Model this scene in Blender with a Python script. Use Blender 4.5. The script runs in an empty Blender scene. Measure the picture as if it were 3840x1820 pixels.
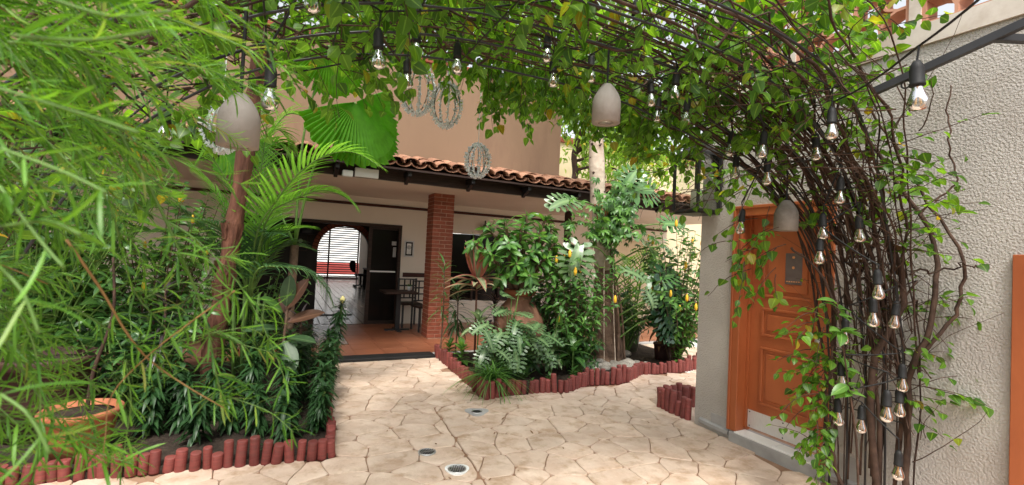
import bpy, math, random
import numpy as np
from mathutils import Matrix, Vector, Euler
from math import sin, cos, pi, radians

random.seed(7); rng = np.random.default_rng(7)
S = bpy.context.scene
COL = S.collection

# ------------------------------------------------------------------ camera
YAW, PITCH, ROLL = radians(26.3), radians(1.6), radians(2.75)
EYE = Vector((0, 0, 1.55))
fwd = Vector((sin(YAW)*cos(PITCH), cos(YAW)*cos(PITCH), sin(PITCH)))
rgt = Vector((cos(YAW), -sin(YAW), 0)); upv = rgt.cross(fwd)
r2 = rgt*cos(ROLL) + upv*sin(ROLL); u2 = upv*cos(ROLL) - rgt*sin(ROLL)
cam = bpy.data.cameras.new('camera'); camo = bpy.data.objects.new('camera', cam); COL.objects.link(camo)
M = Matrix((r2, u2, -fwd)).transposed().to_4x4(); M.translation = EYE
camo.matrix_world = M
cam.sensor_width = 36; cam.lens = 36*1740/3840; cam.clip_start = 0.02; cam.clip_end = 500
cam.dof.use_dof = True; cam.dof.focus_distance = 4.5; cam.dof.aperture_fstop = 6
S.camera = camo

# ------------------------------------------------------------------ light
SUN_EL, SUN_AZ = radians(60), radians(205)     # azimuth measured clockwise from +Y
w = bpy.data.worlds.new('World'); S.world = w; w.use_nodes = True
nt = w.node_tree; bg = nt.nodes['Background']
sky = nt.nodes.new('ShaderNodeTexSky'); sky.sky_type = 'NISHITA'; sky.sun_disc = False
sky.sun_elevation = SUN_EL; sky.sun_rotation = SUN_AZ; sky.dust_density = 4; sky.air_density = 1.0; sky.ozone_density = 1
hs = nt.nodes.new('ShaderNodeHueSaturation'); hs.inputs['Saturation'].default_value = 0.22   # thin white cloud
nt.links.new(sky.outputs[0], hs.inputs['Color']); nt.links.new(hs.outputs[0], bg.inputs['Color'])
bg.inputs['Strength'].default_value = 0.15
sl = bpy.data.lights.new('sun', 'SUN'); sl.energy = 1.5; sl.angle = radians(12); sl.color = (1, .95, .86)
so = bpy.data.objects.new('sun', sl); COL.objects.link(so)
sd = Vector((sin(SUN_AZ)*cos(SUN_EL), cos(SUN_AZ)*cos(SUN_EL), sin(SUN_EL)))
so.rotation_euler = (-sd).to_track_quat('-Z', 'Y').to_euler(); so.location = (0, 0, 12)
S.view_settings.view_transform = 'Standard'; S.view_settings.look = 'None'
S.view_settings.exposure = 1.1; S.view_settings.gamma = 1; S.view_settings.use_curve_mapping = False
S.render.resolution_x = 1024; S.render.resolution_y = 485

# ------------------------------------------------------------------ materials
MATS = {}
def mat_base(name, rough=.7, spec=.3):
    m = bpy.data.materials.new(name); m.use_nodes = True
    n = m.node_tree.nodes; b = n['Principled BSDF']
    b.inputs['Roughness'].default_value = rough
    b.inputs['Specular IOR Level'].default_value = spec
    MATS[name] = m
    return m, n, m.node_tree.links, b
def C4(c): return (c[0], c[1], c[2], 1)
def noise_mat(name, c1, c2, scale=5, detail=6, rough=.7, bump=0, bscale=None, spec=.3, rnd=0, metal=0, c3=None, s3=1.3, bdist=.01, stretch=None):
    m, n, l, b = mat_base(name, rough, spec)
    b.inputs['Metallic'].default_value = metal
    tc = n.new('ShaderNodeTexCoord'); mp = n.new('ShaderNodeMapping')
    l.new(tc.outputs['Object'], mp.inputs['Vector'])
    oi = n.new('ShaderNodeObjectInfo')
    ad = n.new('ShaderNodeVectorMath'); ad.operation = 'MULTIPLY_ADD'
    l.new(oi.outputs['Random'], ad.inputs[0]); ad.inputs[1].default_value = (17.3, 9.1, 5.7) if rnd else (0, 0, 0)
    l.new(mp.outputs[0], ad.inputs[2])
    if stretch: mp.inputs['Scale'].default_value = stretch
    t = n.new('ShaderNodeTexNoise'); t.inputs['Scale'].default_value = scale; t.inputs['Detail'].default_value = detail
    l.new(ad.outputs[0], t.inputs['Vector'])
    cr = n.new('ShaderNodeValToRGB'); cr.color_ramp.elements[0].position = .33; cr.color_ramp.elements[1].position = .67
    cr.color_ramp.elements[0].color = C4(c1); cr.color_ramp.elements[1].color = C4(c2)
    l.new(t.outputs['Fac'], cr.inputs[0]); out = cr.outputs[0]
    if c3:
        t3 = n.new('ShaderNodeTexNoise'); t3.inputs['Scale'].default_value = s3; t3.inputs['Detail'].default_value = 8
        t3.inputs['Roughness'].default_value = .65
        l.new(ad.outputs[0], t3.inputs['Vector'])
        r3 = n.new('ShaderNodeValToRGB'); r3.color_ramp.elements[0].position = .5; r3.color_ramp.elements[1].position = .68
        mx = n.new('ShaderNodeMixRGB'); l.new(t3.outputs['Fac'], r3.inputs[0]); l.new(r3.outputs[0], mx.inputs[0])
        l.new(out, mx.inputs[1]); mx.inputs[2].default_value = C4(c3); out = mx.outputs[0]
    if rnd:
        hv = n.new('ShaderNodeHueSaturation'); mr = n.new('ShaderNodeMapRange')
        mr.inputs['To Min'].default_value = 1-rnd; mr.inputs['To Max'].default_value = 1+rnd
        l.new(oi.outputs['Random'], mr.inputs['Value']); l.new(mr.outputs[0], hv.inputs['Value'])
        l.new(out, hv.inputs['Color']); out = hv.outputs[0]
    l.new(out, b.inputs['Base Color'])
    if bump:
        tb = n.new('ShaderNodeTexNoise'); tb.inputs['Scale'].default_value = bscale or scale*4; tb.inputs['Detail'].default_value = 5
        l.new(ad.outputs[0], tb.inputs['Vector'])
        bp = n.new('ShaderNodeBump'); bp.inputs['Strength'].default_value = bump; bp.inputs['Distance'].default_value = bdist
        l.new(tb.outputs['Fac'], bp.inputs['Height']); l.new(bp.outputs[0], b.inputs['Normal'])
    return m
def leaf_mat(name, c1, c2, tr=.35, rough=.38, c3=None, mid=.35, edge=None, trcol=None, spec=.45):
    """c1..c2 per-leaf tint, lighter midrib, translucent blade"""
    m, n, l, b = mat_base(name, rough, spec)
    g = n.new('ShaderNodeNewGeometry'); oi = n.new('ShaderNodeObjectInfo')
    a = n.new('ShaderNodeMath'); a.operation = 'ADD'; l.new(g.outputs['Random Per Island'], a.inputs[0]); l.new(oi.outputs['Random'], a.inputs[1])
    fr = n.new('ShaderNodeMath'); fr.operation = 'FRACT'; l.new(a.outputs[0], fr.inputs[0])
    cr = n.new('ShaderNodeValToRGB'); cr.color_ramp.elements[0].color = C4(c1); cr.color_ramp.elements[1].color = C4(c2)
    if c3:
        e = cr.color_ramp.elements.new(.93); e.color = C4(c2); cr.color_ramp.elements[2].color = C4(c3)
    l.new(fr.outputs[0], cr.inputs[0]); col = cr.outputs[0]
    tc = n.new('ShaderNodeTexCoord')
    tx = n.new('ShaderNodeTexNoise'); tx.inputs['Scale'].default_value = 14; l.new(tc.outputs['Object'], tx.inputs['Vector'])
    mxn = n.new('ShaderNodeMixRGB'); mxn.blend_type = 'OVERLAY'; mxn.inputs[0].default_value = .35
    l.new(col, mxn.inputs[1]); l.new(tx.outputs['Fac'], mxn.inputs[2]); col = mxn.outputs[0]
    sx = n.new('ShaderNodeSeparateXYZ'); l.new(tc.outputs['UV'], sx.inputs[0])
    d = n.new('ShaderNodeMath'); d.operation = 'SUBTRACT'; l.new(sx.outputs[0], d.inputs[0]); d.inputs[1].default_value = .5
    ab = n.new('ShaderNodeMath'); ab.operation = 'ABSOLUTE'; l.new(d.outputs[0], ab.inputs[0])
    if mid:
        mr = n.new('ShaderNodeMapRange'); mr.inputs['From Min'].default_value = .03; mr.inputs['From Max'].default_value = .07
        mr.inputs['To Min'].default_value = mid; mr.inputs['To Max'].default_value = 0; l.new(ab.outputs[0], mr.inputs['Value'])
        mx = n.new('ShaderNodeMixRGB'); l.new(mr.outputs[0], mx.inputs[0]); l.new(col, mx.inputs[1])
        mx.inputs[2].default_value = (min(1, c2[0]*2.2+.05), min(1, c2[1]*1.9+.05), min(1, c2[2]*2+.03), 1); col = mx.outputs[0]
    if edge:
        mr = n.new('ShaderNodeMapRange'); mr.inputs['From Min'].default_value = .3; mr.inputs['From Max'].default_value = .48
        l.new(ab.outputs[0], mr.inputs['Value'])
        mx = n.new('ShaderNodeMixRGB'); l.new(mr.outputs[0], mx.inputs[0]); l.new(col, mx.inputs[1]); mx.inputs[2].default_value = C4(edge); col = mx.outputs[0]
    l.new(col, b.inputs['Base Color'])
    t = n.new('ShaderNodeBsdfTranslucent')
    hv = n.new('ShaderNodeHueSaturation'); hv.inputs['Hue'].default_value = .485; hv.inputs['Saturation'].default_value = 1.1; hv.inputs['Value'].default_value = 1.9
    l.new(col, hv.inputs['Color']); l.new(hv.outputs[0], t.inputs['Color'])
    ms = n.new('ShaderNodeMixShader'); ms.inputs[0].default_value = tr
    l.new(b.outputs[0], ms.inputs[1]); l.new(t.outputs[0], ms.inputs[2])
    l.new(ms.outputs[0], n['Material Output'].inputs['Surface'])
    return m

noise_mat('soil', (.02, .013, .009), (.05, .035, .025), 9, rough=.95, bump=.8, bscale=30, bdist=.03)
noise_mat('joint', (.24, .135, .08), (.33, .20, .13), 6, rough=.9)
noise_mat('stone', (.56, .41, .31), (.67, .53, .42), 5.5, 12, rough=.6, bump=.9, bscale=6.5, rnd=.08, c3=(.43, .295, .195), s3=7, spec=.4, bdist=.03)
noise_mat('ground', (.25, .2, .16), (.33, .27, .22), 2, rough=.9)
noise_mat('pale_floor', (.55, .52, .48), (.68, .66, .62), 1.4, rough=.7)
noise_mat('stucco', (.41, .38, .345), (.49, .46, .42), 2.2, 9, rough=.9, bump=.85, bscale=78, c3=(.33, .285, .24), s3=.8, spec=.2, bdist=.018)
noise_mat('cement', (.30, .29, .28), (.42, .41, .39), 5, 8, rough=.85, bump=.3, bscale=30)
noise_mat('cornice_paint', (.56, .50, .43), (.66, .60, .53), 3, 8, rough=.85, c3=(.42, .34, .27), s3=2)
noise_mat('breeze_clay', (.46, .22, .14), (.58, .30, .20), 6, rough=.85, rnd=.08)
noise_mat('tan_paint', (.225, .142, .090), (.262, .168, .108), .8, 6, rough=.85, c3=(.195, .12, .078), s3=1.6, stretch=(1, 1, .25))
noise_mat('ochre_paint', (.45, .32, .17), (.50, .36, .2), 1, rough=.85)
noise_mat('cream_paint', (.68, .61, .52), (.74, .67, .58), 1, rough=.85)
noise_mat('pale_yellow_paint', (.68, .56, .38), (.75, .63, .45), 1, rough=.85)
noise_mat('beige_block', (.45, .38, .28), (.55, .47, .36), 5, rough=.9, bump=.4)
noise_mat('dark_wood', (.022, .012, .009), (.05, .026, .018), 5, rough=.55, stretch=(1, 8, 8))
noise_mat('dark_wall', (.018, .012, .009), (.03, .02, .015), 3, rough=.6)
noise_mat('brown_line', (.045, .014, .010), (.07, .022, .016), 4, rough=.6)
noise_mat('roof_clay', (.29, .135, .08), (.43, .235, .15), 7, 8, rough=.8, rnd=.22, c3=(.16, .07, .045), s3=4)
noise_mat('brick', (.22, .058, .032), (.30, .085, .048), 12, rough=.8, rnd=.14, bump=.3)
noise_mat('mortar', (.34, .2, .14), (.42, .27, .19), 20, rough=.95)
noise_mat('floor_clay', (.225, .078, .038), (.30, .11, .056), 3, 8, rough=.34, rnd=.08, spec=.5)
noise_mat('grout', (.12, .05, .03), (.17, .08, .05), 9, rough=.9)
noise_mat('plank', (.12, .07, .045), (.20, .125, .08), 4, rough=.16, rnd=.12, spec=.9, stretch=(6, 1, 6))
noise_mat('door_wood', (.355, .095, .030), (.425, .125, .042), 2.2, 8, rough=.45, spec=.4, stretch=(1, 1, .3), bump=.12, bscale=40, c3=(.29, .075, .026), s3=1.6)
noise_mat('log_red', (.165, .034, .029), (.225, .054, .045), 12, 8, rough=.6, rnd=.2, c3=(.15, .05, .04), s3=14, spec=.4, bump=.3, bscale=40)
noise_mat('clay_pot', (.33, .10, .045), (.44, .155, .075), 7, 8, rough=.75, c3=(.24, .09, .05), s3=3)
noise_mat('urn_clay', (.20, .095, .058), (.29, .15, .095), 6, 8, rough=.8, c3=(.15, .07, .045), s3=4)
noise_mat('dark_pot', (.045, .02, .018), (.07, .032, .027), 4, rough=.6)
noise_mat('green_glaze', (.05, .055, .035), (.10, .10, .06), 4, rough=.3)
noise_mat('black_metal', (.012, .012, .013), (.022, .022, .024), 8, rough=.45, spec=.5)
noise_mat('black_plastic', (.012, .012, .012), (.018, .018, .018), 8, rough=.6)
noise_mat('steel', (.55, .55, .54), (.66, .66, .65), 20, rough=.38, metal=.9, stretch=(1, 12, 1))
noise_mat('kick_plate', (.60, .59, .57), (.70, .69, .67), 20, rough=.4, metal=.35, stretch=(1, 12, 1))
noise_mat('white_tile', (.74, .73, .70), (.82, .81, .78), 3, rough=.35)
noise_mat('white_paint', (.72, .72, .70), (.80, .80, .78), 3, rough=.5)
noise_mat('concrete_lamp', (.24, .215, .185), (.33, .30, .27), 6, 9, rough=.85, c3=(.18, .155, .13), s3=3, bump=.4, bscale=60, bdist=.004)
noise_mat('vine_bark', (.035, .020, .014), (.085, .050, .035), 14, 8, rough=.9, bump=.6, bscale=60, rnd=.35, bdist=.006)
noise_mat('red_bark', (.075, .03, .019), (.19, .082, .05), 5, 8, rough=.85, bump=1, bscale=9, stretch=(3, 3, .6), c3=(.06, .025, .017), s3=4, bdist=.03)
noise_mat('pale_bark', (.42, .33, .25), (.60, .50, .40), 6, 9, rough=.85, bump=.7, bscale=14, c3=(.26, .17, .11), s3=3.5, bdist=.02)
noise_mat('root_bark', (.08, .050, .034), (.19, .12, .08), 6, 9, rough=.9, bump=1, bscale=12, bdist=.03)
noise_mat('bark_scar', (.035, .02, .015), (.06, .035, .026), 10, rough=.9)
noise_mat('pebble', (.20, .18, .15), (.34, .31, .27), 6, rough=.7, rnd=.4)
noise_mat('wire_white', (.55, .60, .62), (.68, .72, .74), 9, rough=.4)
noise_mat('wire_grey', (.34, .39, .40), (.46, .51, .52), 9, rough=.4)
noise_mat('wire_dark', (.05, .07, .06), (.1, .12, .11), 9, rough=.5)
noise_mat('flower_yellow', (.72, .38, .02), (.85, .52, .05), 9, rough=.6)
noise_mat('flower_cream', (.72, .62, .22), (.8, .72, .4), 9, rough=.6)
noise_mat('brown_leaf', (.16, .08, .035), (.28, .16, .07), 9, rough=.8)
noise_mat('red_paint', (.30, .05, .045), (.36, .07, .055), 2, rough=.5)
noise_mat('plaque', (.10, .075, .07), (.14, .11, .10), 9, rough=.35)
noise_mat('plaque_print', (.55, .22, .08), (.62, .3, .14), 9, rough=.5)
noise_mat('print_grey', (.3, .3, .29), (.5, .5, .48), 40, rough=.6)
noise_mat('green_stem', (.09, .17, .035), (.14, .25, .06), 9, rough=.5)
noise_mat('fern_stem_brown', (.26, .14, .05), (.36, .22, .09), 9, rough=.6)
noise_mat('wax', (.82, .80, .76), (.86, .84, .80), 9, rough=.5)
leaf_mat('leaf_vine', (.035, .10, .014), (.14, .30, .035), tr=.55, c3=(.34, .24, .03))
leaf_mat('leaf_fern', (.035, .12, .012), (.145, .34, .04), tr=.38, rough=.4, mid=.12, c3=(.24, .26, .06))
leaf_mat('leaf_fan', (.08, .24, .02), (.11, .30, .03), tr=.5, mid=0, rough=.45)
leaf_mat('leaf_areca', (.09, .24, .035), (.17, .38, .06), tr=.45)
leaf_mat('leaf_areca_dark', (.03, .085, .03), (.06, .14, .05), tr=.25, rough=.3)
leaf_mat('leaf_dark', (.014, .046, .013), (.03, .082, .024), tr=.15, rough=.38, spec=.3)
leaf_mat('leaf_black', (.02, .018, .02), (.055, .04, .045), tr=.1, rough=.3)
leaf_mat('leaf_mid', (.03, .092, .02), (.08, .19, .042), tr=.28, rough=.33)
leaf_mat('leaf_bright', (.07, .19, .03), (.14, .30, .06), tr=.35, rough=.35)
leaf_mat('leaf_silver', (.065, .135, .050), (.12, .205, .085), tr=.2, rough=.3, spec=.6)
leaf_mat('leaf_monstera', (.045, .13, .035), (.10, .22, .065), tr=.3, rough=.26, spec=.6, mid=.5)
leaf_mat('leaf_monstera_pale', (.085, .165, .060), (.135, .225, .095), tr=.15, rough=.28, spec=.7, mid=.3)
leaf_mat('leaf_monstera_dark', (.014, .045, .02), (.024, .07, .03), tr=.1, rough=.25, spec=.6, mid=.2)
leaf_mat('leaf_cordyline', (.13, .16, .075), (.25, .28, .16), tr=.2, rough=.35, c3=(.28, .05, .05), edge=(.40, .085, .085), mid=.2)
leaf_mat('leaf_cordyline_red', (.30, .11, .055), (.38, .17, .085), tr=.25, rough=.35, edge=(.42, .12, .10), mid=.2)
leaf_mat('leaf_rubber', (.02, .05, .018), (.04, .085, .03), tr=.08, rough=.45, spec=.4, mid=.4)
leaf_mat('leaf_rubber_brown', (.065, .028, .018), (.09, .042, .025), tr=.1, rough=.4, mid=.4)
leaf_mat('leaf_agla', (.11, .19, .08), (.22, .30, .15), tr=.2, rough=.3, edge=(.05, .12, .035), mid=.4)
leaf_mat('leaf_tree', (.10, .22, .03), (.24, .38, .06), tr=.5, c3=(.5, .36, .05))
def pane_mat():
    m, n, l, b = mat_base('clear_pane', .02)
    g = n.new('ShaderNodeBsdfGlossy'); g.inputs['Roughness'].default_value = .02
    t = n.new('ShaderNodeBsdfTransparent'); t.inputs['Color'].default_value = (.95, .96, .95, 1)
    lw = n.new('ShaderNodeFresnel'); lw.inputs['IOR'].default_value = 1.3
    ms = n.new('ShaderNodeMixShader'); l.new(lw.outputs[0], ms.inputs[0]); l.new(t.outputs[0], ms.inputs[1]); l.new(g.outputs[0], ms.inputs[2])
    l.new(ms.outputs[0], n['Material Output'].inputs['Surface'])
pane_mat()
def glass_mat():
    m, n, l, b = mat_base('glass', .02)
    g = n.new('ShaderNodeBsdfGlossy'); g.inputs['Roughness'].default_value = .03
    t = n.new('ShaderNodeBsdfTransparent'); t.inputs['Color'].default_value = (.90, .90, .89, 1)
    lw = n.new('ShaderNodeLayerWeight'); lw.inputs['Blend'].default_value = .5
    ms = n.new('ShaderNodeMixShader'); l.new(lw.outputs['Fresnel'], ms.inputs[0]); l.new(t.outputs[0], ms.inputs[1]); l.new(g.outputs[0], ms.inputs[2])
    l.new(ms.outputs[0], n['Material Output'].inputs['Surface'])
    m2, n, l, b = mat_base('dark_glass', .12, .15); b.inputs['Base Color'].default_value = (.012, .01, .009, 1)
    m3, n, l, b = mat_base('filament', .3); b.inputs['Base Color'].default_value = (.75, .42, .13, 1)
glass_mat()

# ------------------------------------------------------------------ mesh helpers
class MB:
    def __init__(s): s.v = []; s.f = []; s.uv = []
    def add(s, V, F, UV=None):
        o = len(s.v); s.v += [tuple(map(float, p)) for p in V]; s.f += [tuple(i+o for i in f) for f in F]
        s.uv += list(UV) if UV is not None else [(.2, .5)]*len(V)
        return s
    def box(s, x0, x1, y0, y1, z0, z1, bev=0):
        if bev <= 0:
            V = [(x, y, z) for x in (x0, x1) for y in (y0, y1) for z in (z0, z1)]
            F = [(0, 1, 3, 2), (4, 6, 7, 5), (0, 4, 5, 1), (2, 3, 7, 6), (0, 2, 6, 4), (1, 5, 7, 3)]
            return s.add(V, F)
        V = []; b = bev
        c = [((x0+x1)/2), ((y0+y1)/2), ((z0+z1)/2)]; h = [(x1-x0)/2, (y1-y0)/2, (z1-z0)/2]
        idx = {}
        for ax in range(3):
            for sx in (-1, 1):
                for sy in (-1, 1):
                    for sz in (-1, 1):
                        sg = (sx, sy, sz)
                        p = [c[k] + sg[k]*(h[k] - (0 if k == ax else b)) for k in range(3)]
                        idx[(ax, sg)] = len(V); V.append(p)
        F = []
        for ax in range(3):
            o = [k for k in range(3) if k != ax]
            for sgn in (-1, 1):
                q = []
                for a, bb in ((-1, -1), (1, -1), (1, 1), (-1, 1)):
                    sg = [0, 0, 0]; sg[ax] = sgn; sg[o[0]] = a; sg[o[1]] = bb; q.append(idx[(ax, tuple(sg))])
                F.append(tuple(q))
        for k in range(3):
            o = [j for j in range(3) if j != k]
            for a in (-1, 1):
                for bb in (-1, 1):
                    s0 = [0, 0, 0]; s0[o[0]] = a; s0[o[1]] = bb; s1 = list(s0); s0[k] = -1; s1[k] = 1
                    F.append((idx[(o[0], tuple(s0))], idx[(o[0], tuple(s1))], idx[(o[1], tuple(s1))], idx[(o[1], tuple(s0))]))
        for sx in (-1, 1):
            for sy in (-1, 1):
                for sz in (-1, 1):
                    F.append(tuple(idx[(k, (sx, sy, sz))] for k in range(3)))
        return s.add(V, F)
    def tube(s, P, R, n=6, cap=True, uvu=.2):
        P = [Vector(p) for p in P]; m = len(P)
        if not hasattr(R, '__len__'): R = [R]*m
        V = []; F = []
        prev = None
        for i in range(m):
            t = (P[min(i+1, m-1)] - P[max(i-1, 0)])
            if t.length < 1e-9: t = Vector((0, 0, 1))
            t.normalize()
            a = prev if prev is not None else (Vector((0, 0, 1)) if abs(t.z) < .9 else Vector((1, 0, 0)))
            u = (a - t*a.dot(t));
            if u.length < 1e-6: u = t.orthogonal()
            u.normalize(); prev = u; vv = t.cross(u)
            for k in range(n):
                an = 2*pi*k/n; V.append(P[i] + (u*cos(an) + vv*sin(an))*R[i])
        for i in range(m-1):
            for k in range(n):
                F.append((i*n+k, i*n+(k+1) % n, (i+1)*n+(k+1) % n, (i+1)*n+k))
        if cap:
            F.append(tuple(range(n-1, -1, -1))); F.append(tuple((m-1)*n+k for k in range(n)))
        return s.add(V, F, [(uvu, i/(m-1)) for i in range(m) for k in range(n)])
    def lathe(s, prof, n=20, c=(0, 0, 0), squash=1):
        V = []; F = []; m = len(prof)
        for r, z in prof:
            for k in range(n):
                a = 2*pi*k/n; V.append((c[0]+r*cos(a), c[1]+r*sin(a)*squash, c[2]+z))
        for i in range(m-1):
            for k in range(n): F.append((i*n+k, i*n+(k+1) % n, (i+1)*n+(k+1) % n, (i+1)*n+k))
        F.append(tuple(range(n-1, -1, -1))); F.append(tuple((m-1)*n+k for k in range(n)))
        return s.add(V, F)
    def bar(s, p, q, wd, dp=None, up=(0, 0, 1)):
        p = Vector(p); q = Vector(q); t = (q-p).normalized(); u = Vector(up); x = t.cross(u)
        if x.length < 1e-6: x = t.orthogonal()
        x.normalize(); y = x.cross(t); dp = dp or wd; V = []
        for e in (p, q):
            for a, b in ((-1, -1), (1, -1), (1, 1), (-1, 1)): V.append(e + x*a*wd/2 + y*b*dp/2)
        return s.add(V, [(0, 3, 2, 1), (4, 5, 6, 7), (0, 1, 5, 4), (1, 2, 6, 5), (2, 3, 7, 6), (3, 0, 4, 7)])
    def prism(s, poly, z0, z1):
        n = len(poly); V = [(x, y, z0) for x, y in poly] + [(x, y, z1) for x, y in poly]
        return s.add(V, [tuple(range(n-1, -1, -1)), tuple(range(n, 2*n))] + [(i, (i+1) % n, n+(i+1) % n, n+i) for i in range(n)])
    def mesh(s, name, mat, smooth=False, uv=False):
        me = bpy.data.meshes.new(name); me.from_pydata(s.v, [], s.f)
        if mat: me.materials.append(MATS[mat])
        if smooth: me.shade_smooth()
        if uv:
            L = me.uv_layers.new(name='uv'); li = np.empty(len(me.loops), np.int32); me.loops.foreach_get('vertex_index', li)
            L.data.foreach_set('uv', np.array(s.uv, np.float32)[li].ravel())
        return me
def setp(o, label=None, cat=None, group=None, kind=None):
    if label: o['label'] = label
    if cat: o['category'] = cat
    if group: o['group'] = group
    if kind: o['kind'] = kind
    return o
def obj(name, me, parent=None, mw=None, **k):
    o = bpy.data.objects.new(name, me); COL.objects.link(o)
    if parent is not None:
        o.parent = parent; o.matrix_parent_inverse = ROOTM[parent.name].inverted()
    if mw is not None: o.matrix_basis = mw
    ROOTM[o.name] = mw.copy() if mw is not None else Matrix.Identity(4)
    return setp(o, **k)
ROOTM = {}
def thing(name, label, cat, loc=(0, 0, 0), group=None, rz=0, kind=None, parent=None):
    return obj(name, None, parent, Matrix.Translation(loc) @ Matrix.Rotation(rz, 4, 'Z'), label=label, cat=cat, group=group, kind=kind)
def P(name, mb, mat, parent, smooth=False, **k):
    return obj(name, mb.mesh(name, mat, smooth), parent, **k)
def copy_tree(o, mw, **k):
    """copy a thing whose parts were built round its own origin"""
    r = o.copy(); COL.objects.link(r); r.matrix_basis = mw; ROOTM[r.name] = mw.copy(); setp(r, **k)
    for ch in o.children:
        c = ch.copy(); COL.objects.link(c); c.parent = r; c.matrix_parent_inverse = ch.matrix_parent_inverse.copy()
        ROOTM[c.name] = Matrix.Identity(4)
        for g in ch.children:
            d = g.copy(); COL.objects.link(d); d.parent = c; d.matrix_parent_inverse = g.matrix_parent_inverse.copy()
    return r
def rnd(a, b): return random.uniform(a, b)
def rv(s=1): return Vector((random.gauss(0, s), random.gauss(0, s), random.gauss(0, s)))
def spline(pts, n):
    """catmull-rom through pts, n samples"""
    pts = [Vector(p) for p in pts]; m = len(pts); out = []
    for i in range(n):
        t = i/(n-1)*(m-1); k = min(int(t), m-2); u = t-k
        p0 = pts[max(k-1, 0)]; p1 = pts[k]; p2 = pts[k+1]; p3 = pts[min(k+2, m-1)]
        out.append(.5*((2*p1) + (p2-p0)*u + (2*p0-5*p1+4*p2-p3)*u*u + (3*p1-p0-3*p2+p3)*u**3))
    return out

# ------------------------------------------------------------------ leaves
PROF = {
 'lance': lambda t: max(0, sin(pi*t**.8))**.85,
 'heart': lambda t: (max(0, sin(pi*min(1, t**.55*.98+.02))))**.8,
 'oval': lambda t: max(0, sin(pi*t**.95))**.6,
 'strap': lambda t: min(1, t*5+.35)*(max(0, 1-t))**.55,
 'linear': lambda t: min(1, t*7+.2)*min(1, (1-t)*6),
}
def leafp(L=1, W=.3, prof='lance', n=5, droop=.25, fold=.2, twist=0):
    V = []; UV = []; F = []
    for i in range(n+1):
        t = i/n; hw = W/2*PROF[prof](t)
        y = L*t*(1-.25*abs(droop)*t); z = -droop*L*t*t
        a = twist*t
        for k, sx in enumerate((-1, 0, 1)):
            V.append((sx*hw*cos(a), y, z + abs(sx)*fold*hw + sx*hw*sin(a))); UV.append((k/2, t))
    for i in range(n):
        a = i*3; b = a+3
        F += [(a, a+1, b+1, b), (a+1, a+2, b+2, b+1)]
    return V, F, UV
def lobed(L=1, W=.9, nl=6, inner=.4, droop=.2, gap=.28, fwdang=.5, tail=.15, prof=lambda t: max(0.0, sin(pi*(t*.86+.1)))**.6):
    """split leaf: solid blade along the midrib, finger lobes either side"""
    V = []; UV = []; F = []
    n = nl
    def pt(x, y):
        return (x, y*(1-.2*droop*max(0, y)), -droop*L*(max(0, y)/L)**2 - .25*droop*abs(x)*abs(x)/W*2 + .12*abs(x))
    mid = []; 
    for i in range(n*2+1):
        t = i/(n*2); y = -tail*L*0 + L*t
        hw = W/2*prof(t)*inner
        if i == n*2: hw = .002
        b = len(V)
        V += [pt(-hw, y-(tail*L*(1-t)**3 if i < 3 else 0)), pt(0, y), pt(hw, y-(tail*L*(1-t)**3 if i < 3 else 0))]; UV += [(.5-inner/2, t), (.5, t), (.5+inner/2, t)]
        mid.append(b)
    for i in range(n*2):
        a, b = mid[i], mid[i+1]
        F += [(a, a+1, b+1, b), (a+1, a+2, b+2, b+1)]
    for sd, k in ((-1, 0), (1, 2)):
        for j in range(n):
            a = mid[2*j]+k; b = mid[2*j+2]+k
            pa = Vector(V[a]); pb = Vector(V[b]); t = (j+.5)/n
            ext = W/2*prof(t)*(1-inner)
            ang = -.55 + (fwdang+.95)*t
            dr = Vector((sd*cos(ang), sin(ang), -.12*droop))
            pb2 = pa.lerp(pb, 1-gap)
            tip = (pa+pb2)/2 + dr*ext
            wv = (pb2-pa)*.30
            m1 = pa + dr*ext*.7 + (pb2-pa)*.05; m2 = pb2 + dr*ext*.7 - (pb2-pa)*.05
            i0 = len(V)
            V += [tuple(pb2), tuple(m1), tuple(m2), tuple(tip - wv*.5), tuple(tip + wv*.5)]
            UV += [(.5+sd*inner/2, t), (.5+sd*.35, t), (.5+sd*.35, t), (.5+sd*.45, t), (.5+sd*.45, t)]
            q = [(a, i0, i0+2, i0+1), (i0+1, i0+2, i0+4, i0+3)]
            F += q if sd > 0 else [tuple(reversed(x)) for x in q]
    return V, F, UV
def pmesh(name, pr, mat, smooth=True):
    mb = MB(); mb.add(*pr); return mb.mesh(name, mat, smooth, uv=True)
def orient(p, d, nrm=(0, 0, 1), s=1, sx=None):
    d = Vector(d).normalized(); nrm = Vector(nrm); x = d.cross(nrm)
    if x.length < 1e-5: x = d.orthogonal()
    x.normalize(); z = x.cross(d)
    m = Matrix((x*(sx or s), d*s, z*s)).transposed().to_4x4(); m.translation = Vector(p)
    return m
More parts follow.
